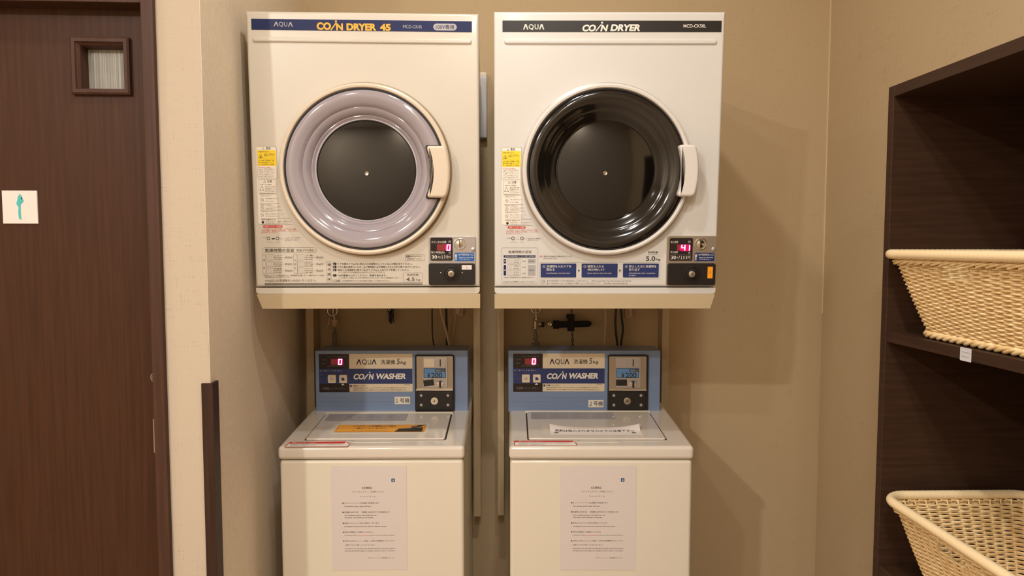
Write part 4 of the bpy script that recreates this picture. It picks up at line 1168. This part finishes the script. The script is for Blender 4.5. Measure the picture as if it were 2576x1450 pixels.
for a in (.012, u1 - .028): t.poly(P, [(a, .012), (a + .012, .012), (a + .012, .022), (a, .022)], brown_t, .0014)
t.build('strip_lettering', ws, False)

# ------------------------------------------------------------------ fittings on the back wall, between stand and washers
YV = 2.385
def W3(px, py, y=YV): return at_y(px, py, y)
def fitting(name, label, cat, group=None, at=(0, 0), y=YV):
    fr = Frame(W3(at[0], at[1], y), 0)
    return thing(name, fr, label, cat, group), fr
def loc_(fr, px, py, y=YV): return W3(px, py, y) - fr.loc
tapL, fr = fitting('water_tap', 'metal water tap with ring handle feeding the left-hand washer', 'tap', at=(838, 800))
m = MB(); c = loc_(fr, 836, 783, YV - .03); m.tube([c + Vector((.0165 * math.cos(a * math.pi / 12), 0, .0165 * math.sin(a * math.pi / 12))) for a in range(24)], .0024, chrome, 8, True); m.build('ring_handle', tapL)
m = MB(); m.tube([loc_(fr, 838, 770, YV), loc_(fr, 838, 792, YV)], .008, valve_m, 16); m.tube([loc_(fr, 838, 790), loc_(fr, 840, 796), loc_(fr, 841, 806)], .0065, valve_m, 16); m.tube([loc_(fr, 838, 780, YV), loc_(fr, 838, 780, YB - .0005)], .009, valve_m, 16); m.build('tap_body', tapL)
m = MB(); m.tube([loc_(fr, 841, 804), loc_(fr, 841, 812)], [.013, .0135], pvc_m, 20); m.tube([loc_(fr, 841.5, 812), loc_(fr, 842, 815)], .016, pvc_m, 20); m.tube([loc_(fr, 842, 815), loc_(fr, 842, 823)], [.012, .0075], pvc_m, 20)
m.tube([loc_(fr, 829, 799, YV - .012), loc_(fr, 826.5, 816, YV - .012), loc_(fr, 823, 821, YV - .012)], .003, pvc_m, 8); m.build('hose_coupling', tapL)
hoL, fr = fitting('inlet_hose', 'grey inlet hose hanging below the tap of the left-hand washer', 'hose', at=(842, 850))
m = MB()
path = [loc_(fr, 842, 823), loc_(fr, 842, 826), loc_(fr, 842, 829), loc_(fr, 842, 833), loc_(fr, 842, 836), loc_(fr, 842, 839), loc_(fr, 842, 860), loc_(fr, 842, 885), loc_(fr, 842, 915, YV + .02)]
m.tube(path, [.0045, .0055, .0040, .0055, .0040, .0075, .0078, .0078, .0078], hose_m, 14); m.build('hose_tube', hoL)
tapR, fr = fitting('water_tap', 'metal water tap with side outlet feeding the right-hand washer', 'tap', at=(1348, 800))
m = MB(); c = loc_(fr, 1348, 777, YV - .03); m.tube([c + Vector((.0155 * math.cos(a * math.pi / 12), 0, .0155 * math.sin(a * math.pi / 12))) for a in range(24)], .0022, chrome, 8, True); m.build('ring_handle', tapR)
m = MB(); m.tube([loc_(fr, 1348, 770), loc_(fr, 1349, 806)], .0055, valve_m, 14); m.tube([loc_(fr, 1349, 799), loc_(fr, 1349, 805)], .0085, valve_m, 6)
m.tube([loc_(fr, 1347, 808), loc_(fr, 1347, 824)], .0085, valve_m, 16); m.tube([loc_(fr, 1347, 824), loc_(fr, 1347, 826.5)], .0135, valve_m, 18); m.tube([loc_(fr, 1350, 816), loc_(fr, 1372, 816)], .0048, valve_m, 14)
m.tube([loc_(fr, 1357, 816), loc_(fr, 1360.5, 816)], .0105, valve_m, 16); m.tube([loc_(fr, 1348, 780), loc_(fr, 1348, 780, YB - .0005)], .008, valve_m, 14); m.build('tap_body', tapR)
m = MB(); m.tube([loc_(fr, 1362, 817), loc_(fr, 1369, 817)], .0088, black_pl, 14); m.build('union_nut', tapR)
m = MB(); c = loc_(fr, 1383, 817, YV - .02); m.tube([c + Vector((.0058 * math.cos(a * math.pi / 8), 0, .0058 * math.sin(a * math.pi / 8))) for a in range(16)], .0024, chrome, 8, True)
m.tube([loc_(fr, 1370, 816), loc_(fr, 1378, 817, YV - .01), loc_(fr, 1383, 817, YV - .012), loc_(fr, 1392, 817)], [.003, .006, .009, .006], valve_m, 12); m.build('outlet_cock', tapR)
hoR, fr = fitting('inlet_hose', 'clear inlet hose with elbow below the tap of the right-hand washer', 'hose', at=(1348, 850))
m = MB(); m.tube([loc_(fr, 1347, 826.5), loc_(fr, 1347, 838), loc_(fr, 1346, 842), loc_(fr, 1350, 848), loc_(fr, 1346, 854), loc_(fr, 1350, 860), loc_(fr, 1349, 880), loc_(fr, 1349, 915, YV + .02)], [.0042, .0045, .007, .0068, .007, .0068, .008, .008], hose_m, 14)
m.build('hose_tube', hoR)
m = MB(); m.tube([loc_(fr, 1337, 867), loc_(fr, 1362, 868)], .0058, hose_m, 12); m.tube([loc_(fr, 1361, 868), loc_(fr, 1364, 868)], .0085, pvc_m, 14); m.build('hose_elbow', hoR)
pip, fr = fitting('insulated_pipe', 'black foam wrapped pipe running sideways from the right tap', 'pipe', at=(1393, 817))
m = MB(); m.tube([loc_(fr, 1392, 817), loc_(fr, 1406, 817)], .0150, foam_b, 20); m.tube([loc_(fr, 1406, 817), loc_(fr, 1478, 815), loc_(fr, 1485, 815), loc_(fr, 1488, 815)], [.0118, .0112, .009, .003], foam_b, 20); m.build('foam_sleeve', pip)
m = MB(); a = loc_(fr, 1428, 791, YV - .014); b = loc_(fr, 1445, 834, YV - .014); m.box(a.x, b.x, a.y, a.y + .010, b.z, a.z, foam_b, .002); m.box(a.x + .004, b.x - .004, a.y + .009, YB - .0005 - fr.loc.y, a.z - .02, a.z - .006, foam_b); m.build('pipe_strap', pip)
chn, fr = fitting('chain', 'thin tarnished chain hanging in front of the black foam pipe', 'chain', at=(1440, 780))
m = MB()
ys = 772
k = 0
while ys < 873:
    h = 12 if ys < 850 else 9
    c = (loc_(fr, 1438 + 3 * (ys - 772) / 100, ys + h / 2, YV - .026))
    rz = h / 2 * 2.41 / 1717
    m.tube([c + (Vector((.0034 * math.cos(a * math.pi / 7), 0, rz * 1.15 * math.sin(a * math.pi / 7))) if k % 2 == 0 else Vector((0, .0034 * math.cos(a * math.pi / 7), rz * 1.15 * math.sin(a * math.pi / 7)))) for a in range(14)], .0011, iron_m, 6, True)
    ys += h - 2; k += 1
p = loc_(fr, 1438, 773, YV - .026)
m.tube([p + Vector((0, 0, .004)), Vector((p.x, YB - .0005 - fr.loc.y, p.z + .004))], .002, iron_m, 6)
tag(m.build('chain', None), 'thin tarnished chain hanging in front of the black foam pipe', 'chain')
bpy.data.objects['chain'].name = 'chain_empty' if bpy.data.objects['chain'].type == 'EMPTY' else 'chain'
mesh_chain = [o for o in bpy.data.objects if o.name.startswith('chain') and o.type == 'MESH'][0]
mesh_chain.location = chn.location
bpy.data.objects.remove(chn); mesh_chain.name = 'chain'
def single(mb, name, label, cat, fr, group=None):
    o = mb.build(name, None); o.location = fr.loc; return tag(o, label, cat, group)
def cord(name, label, cat, pts, r, m_, y=YV, group=None):
    fr = Frame(W3(pts[0][0], pts[0][1], y), 0)
    P_ = [W3(p[0], p[1], p[2] if len(p) > 2 else y) - fr.loc for p in pts]
    out = []
    for i in range(len(P_) - 1):                                   # Catmull-Rom
        p0, p1, p2, p3 = P_[max(i - 1, 0)], P_[i], P_[i + 1], P_[min(i + 2, len(P_) - 1)]
        for k in range(6):
            t_ = k / 6
            out.append(0.5 * ((2 * p1) + (p2 - p0) * t_ + (2 * p0 - 5 * p1 + 4 * p2 - p3) * t_ ** 2 + (3 * p1 - p0 - 3 * p2 + p3) * t_ ** 3))
    out.append(P_[-1])
    return single(MB().tube(out, r, m_, 10), name, label, cat, fr, group)
cord('power_cable', 'thin dark cable hanging left of the beige tube behind the left-hand washer', 'cable', [(1087, 752), (1087, 800), (1088, 845), (1092, 875), (1093, 915)], .0024, cable_d, 2.375)
cord('drain_tube', 'beige tube slanting down behind the left-hand washer', 'tube', [(1101, 752), (1110, 790), (1122, 835), (1132, 875), (1138, 915)], .0048, pvc_m, 2.36)
cord('power_cable', 'dark cable hanging beside the slanting beige tube behind the left-hand washer', 'cable', [(1122, 752), (1123, 800), (1124, 850), (1123, 915)], .0036, cable_d, 2.395)
cord('power_cable', 'pale cord hanging from the socket behind the left-hand washer', 'cable', [(1147, 786), (1146, 800), (1140, 840), (1134, 872), (1133, 915)], .0030, pvc_m, 2.41)
cord('drain_tube', 'straight beige tube hanging behind the right-hand washer', 'tube', [(1521.5, 752), (1523, 800), (1522, 840), (1519.5, 872), (1519, 915)], .0040, pvc_m, 2.37)
cord('power_cable', 'dark green cable nearest the beige tube behind the right-hand washer', 'cable', [(1552, 752), (1548, 800), (1549, 830), (1553, 870), (1554, 915)], .0040, cable_d, 2.38)
cord('power_cable', 'dark cable hanging right of the dark green cable behind the right-hand washer', 'cable', [(1560, 752), (1564, 800), (1567, 830), (1562, 870), (1561, 915)], .0038, cable_d, 2.40)
def socket(px0, px1, py0, py1, label):
    a, b = W3(px0, py1, YB), W3(px1, py0, YB)
    fr = Frame((a.x, YB - .026, a.z), 0)
    o = thing('wall_socket', fr, label, 'socket')
    MB().box(0, b.x - a.x, .006, .0255, 0, b.z - a.z, pvc_m, .003).build('socket_box', o)
    MB().box((b.x - a.x) * .25, (b.x - a.x) * .7, -.012, .008, .010, b.z - a.z - .01, pvc_m, .003).build('plug', o)
socket(1140, 1166, 762, 795, 'beige wall socket with a plug behind the left-hand washer')
socket(1570, 1592, 762, 800, 'beige wall socket with a plug behind the right-hand washer')
fr = Frame(W3(985, 772, 2.39), 0)
m = MB()
for k in range(7):
    a0 = random.uniform(-.008, .010)
    m.tube([Vector((a0, 0, .02)), Vector((a0 + random.uniform(-.006, .006), random.uniform(-.006, .006), -.012)), Vector((a0 + random.uniform(-.008, .01), random.uniform(-.006, .006), -.05 - .012 * random.random()))], [.003, .004, .002], black_pl, 6)
m.tube([Vector((0, 0, .02)), Vector((0, YB - .0005 - fr.loc.y, .02))], .003, black_pl, 6)
c = Vector((-.006, -.008, -.010)); m.tube([c + Vector((.004 * math.cos(a * math.pi / 6), 0, .004 * math.sin(a * math.pi / 6))) for a in range(12)], .0012, chrome, 6, True)
single(m, 'cable_tie_bundle', 'small tangle of black ties hanging behind the left-hand washer', 'cable ties', fr)
# white box high on the wall between the dryers
a, b = W3(1188, 346, 2.40), W3(1224.5, 180, 2.40)
fr = Frame((a.x, 2.40, a.z), 0)
bx = thing('wall_box', fr, 'narrow white plastic box on the wall between the two dryers', 'box')
MB().box(0, b.x - a.x, 0, YB - .0005 - 2.40, 0, b.z - a.z - .012, box_w, .003).build('box_cover', bx)
MB().box(-.002, b.x - a.x - .001, .006, YB - .0005 - 2.40, b.z - a.z - .0125, b.z - a.z, cream_lbl, .002).build('box_cap', bx)
# ------------------------------------------------------------------ shelf unit on the right wall
XS = 0.90
def SX(px, py): return at_x(px, py, XS)
ys1 = SX(2215, 835).y
zt1 = SX(2237, 220).z; zsh = SX(2226, 835).z; zsb = SX(2226, 860).z; zb1 = SX(2209, 1423).z
TH = 0.020
ys0 = 0.35
depth = XR - XS - .0008
fr = Frame((XS, ys0, 0), 0)
sh = thing('shelf_unit', fr, 'tall dark brown open shelf unit against the right wall holding wicker baskets', 'shelf')
LEN = ys1 - ys0
def SB(name, x0, x1, y0, y1, z0, z1, m=wood_shelf): return MB().box(x0, x1, y0, y1, z0, z1, m, .0008, 1).build(name, sh)
for y in (LEN - TH, 0): SB('side_panel', 0, depth, y, y + TH, 0, zt1)
SB('top_board', 0, depth, TH, LEN - TH, zt1 - TH - .004, zt1)
SB('shelf_board', .002, depth, TH, LEN - TH, zsb, zsh)
SB('shelf_board', .002, depth, TH, LEN - TH, zb1 - .024, zb1)
SB('plinth', .002, depth, TH, LEN - TH, 0, .08)
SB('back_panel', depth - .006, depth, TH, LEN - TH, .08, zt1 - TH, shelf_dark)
tg = MB(); c = at_x(2430, 896, XS)
sf = Face(fr, (.002, 0, 0), (0, -1, 0), (0, 0, 1))
ya, za = sf.uv(2415.5, 896); yb, zb_ = sf.uv(2444.5, 896)
zm = (zsh + zsb) / 2
tg.poly(sf, rrect(ya, zm - .0125, yb, zm + .0125, .002), tag_m, .0006)
tg.text_uv(sf, '~~~', ya + .004, zm + .004, yb - .004, .002, silver_t, .001); tg.text_uv(sf, '~~~', ya + .004, zm - .004, yb - .005, .002, silver_t, .001)
tag(tg.build('shelf_tag', sh, False), 'small white paper tag on the shelf edge')

# ------------------------------------------------------------------ wicker baskets
BH = 0.170
BX0, BX1 = 0.240, 0.335       # depth (x) at base and rim
BY0, BY1 = 0.375, 0.500       # length (y) at base and rim
def outline_pts(wx, wy, r, step):
    """rounded rectangle centred on 0, sampled evenly; returns points and outward normals"""
    seg = []
    cs = [(wx / 2 - r, wy / 2 - r, 0), (-wx / 2 + r, wy / 2 - r, 90), (-wx / 2 + r, -wy / 2 + r, 180), (wx / 2 - r, -wy / 2 + r, 270)]
    P_ = []
    for cx, cy, a0 in cs:
        for k in range(13):
            a = math.radians(a0 + 90 * k / 12); P_.append(Vector((cx + r * math.cos(a), cy + r * math.sin(a))))
    P_.append(P_[0])
    Ls = [0]
    for i in range(len(P_) - 1): Ls.append(Ls[-1] + (P_[i + 1] - P_[i]).length)
    out = []
    j = 0
    for k in range(step):
        s_ = Ls[-1] * k / step
        while Ls[j + 1] < s_: j += 1
        f_ = (s_ - Ls[j]) / max(1e-9, Ls[j + 1] - Ls[j])
        p = P_[j].lerp(P_[j + 1], f_); d = (P_[j + 1] - P_[j]).normalized()
        out.append((p, Vector((d.y, -d.x))))
    return out
def basket_meshes():
    NST = 64                               # stakes round the basket
    STEP = NST * 5
    wv = MB()
    rows = 34
    z0, z1 = .018, BH - .015
    HX, HY0, HY1, HZ0, HZ1 = -.05, .000, .074, BH - .041, BH - .015      # hand hole in the front side
    def in_hole(p, z): return p.x < HX and HY0 < p.y < HY1 and HZ0 < z < HZ1
    for r_ in range(rows):
        z = z0 + (z1 - z0) * r_ / (rows - 1)
        g2 = (z / BH) ** 0.9
        o = outline_pts(BX0 + (BX1 - BX0) * g2 - .012, BY0 + (BY1 - BY0) * g2 - .012, .045, STEP)
        pts, cut = [], []
        for k, (p, n) in enumerate(o):
            a = .0024 * math.sin(math.pi * k / 5 + math.pi * r_)
            pts.append(Vector((p.x + n.x * a, p.y + n.y * a, z + .0003 * math.sin(k * .7 + r_ * 2.1)))); cut.append(in_hole(p, z))
        if any(cut):
            e = max(k for k in range(STEP) if cut[k] and not cut[(k + 1) % STEP]); st = min(k for k in range(STEP) if cut[k] and not cut[k - 1])
            wv.tube([pts[(e + 1 + k) % STEP] for k in range(STEP - (e - st + 1))], .0025, rattan, 6)
        else:
            wv.tube(pts, .0025, rattan, 6, True)
    for k in range(NST):
        pts = []
        for z in (.004, BH * .3, BH * .6, BH - .042, BH - .004):
            g2 = (z / BH) ** 0.9
            p, n = outline_pts(BX0 + (BX1 - BX0) * g2 - .012, BY0 + (BY1 - BY0) * g2 - .012, .045, NST)[k]
            pts.append(Vector((p.x, p.y, z)))
        wv.tube(pts[:4] if in_hole(pts[-1], BH - .03) else pts, .0021, rattan, 6)
    # slanting border strands under the rim
    g2 = 1.0
    o = outline_pts(BX1 - .012, BY1 - .012, .045, NST * 2)
    for k in range(0, NST * 2, 2):
        a, b = o[k], o[(k + 5) % (NST * 2)]
        m_ = o[(k + 2) % (NST * 2)]
        wv.tube([Vector((a[0].x, a[0].y, BH - .017)) + Vector((a[1].x, a[1].y, 0)) * .003, Vector((m_[0].x, m_[0].y, BH - .012)) + Vector((m_[1].x, m_[1].y, 0)) * .005, Vector((b[0].x, b[0].y, BH - .006))], .0028, rattan, 5)
    # base: braided foot and floor
    br = MB()
    for ph in (0, 1, 2):
        o = outline_pts(BX0 + .004, BY0 + .004, .045, 300)
        pts = [Vector((p.x + n.x * .0040 * math.cos(k * .42 + ph * 2.094), p.y + n.y * .0040 * math.cos(k * .42 + ph * 2.094), .0085 + .0042 * math.sin(k * .42 + ph * 2.094))) for k, (p, n) in enumerate(o)]
        br.tube(pts, .0040, rattan, 6, True)
    fl = MB()
    o = outline_pts(BX0 - .006, BY0 - .006, .045, 60)
    n = len(o)
    fl.add([(p.x, p.y, .006) for p, _ in o] + [(p.x, p.y, .010) for p, _ in o], [tuple(range(n))[::-1], tuple(range(n, 2 * n))] + [(i, (i + 1) % n, n + (i + 1) % n, n + i) for i in range(n)], rattan)
    rim = MB()
    o = outline_pts(BX1 + .004, BY1 + .004, .050, 420)
    rim.tube([Vector((p.x, p.y, BH + .003)) for p, _ in o], [.0098 + .0004 * (k % 3 == 0) for k in range(420)], rattan_rim, 12, True)
    return (wv, 'woven_wall'), (br, 'braided_foot'), (fl, 'woven_floor'), (rim, 'wrapped_rim')
def place_basket(cx, cy, z, rz, label, src=None):
    fr = Frame((cx, cy, z), math.radians(rz))
    root = thing('wicker_basket', fr, label, 'basket', 'wicker baskets on the shelf unit')
    if src is None:
        for mb, nm in basket_meshes(): mb.build(nm, root)
    else:
        for ch in src.children:
            c = ch.copy(); COL.objects.link(c); c.parent = root
    return root
# rim corner of the upper basket stands a little proud of the shelf front
XF = XS - .026
c1 = at_x(2212, 634, XF)
b1 = place_basket(XF + BX1 / 2 + .004, c1.y - BY1 / 2 - .004, zsh - .0003, 0, 'natural wicker basket on the upper shelf at eye level')
c2 = at_x(2206, 1254, XF)
b2 = place_basket(XF + BX1 / 2 + .006, c2.y - BY1 / 2 - .006, zb1 - .0003, -1.5, 'natural wicker basket on the lower shelf, seen into from above', b1)
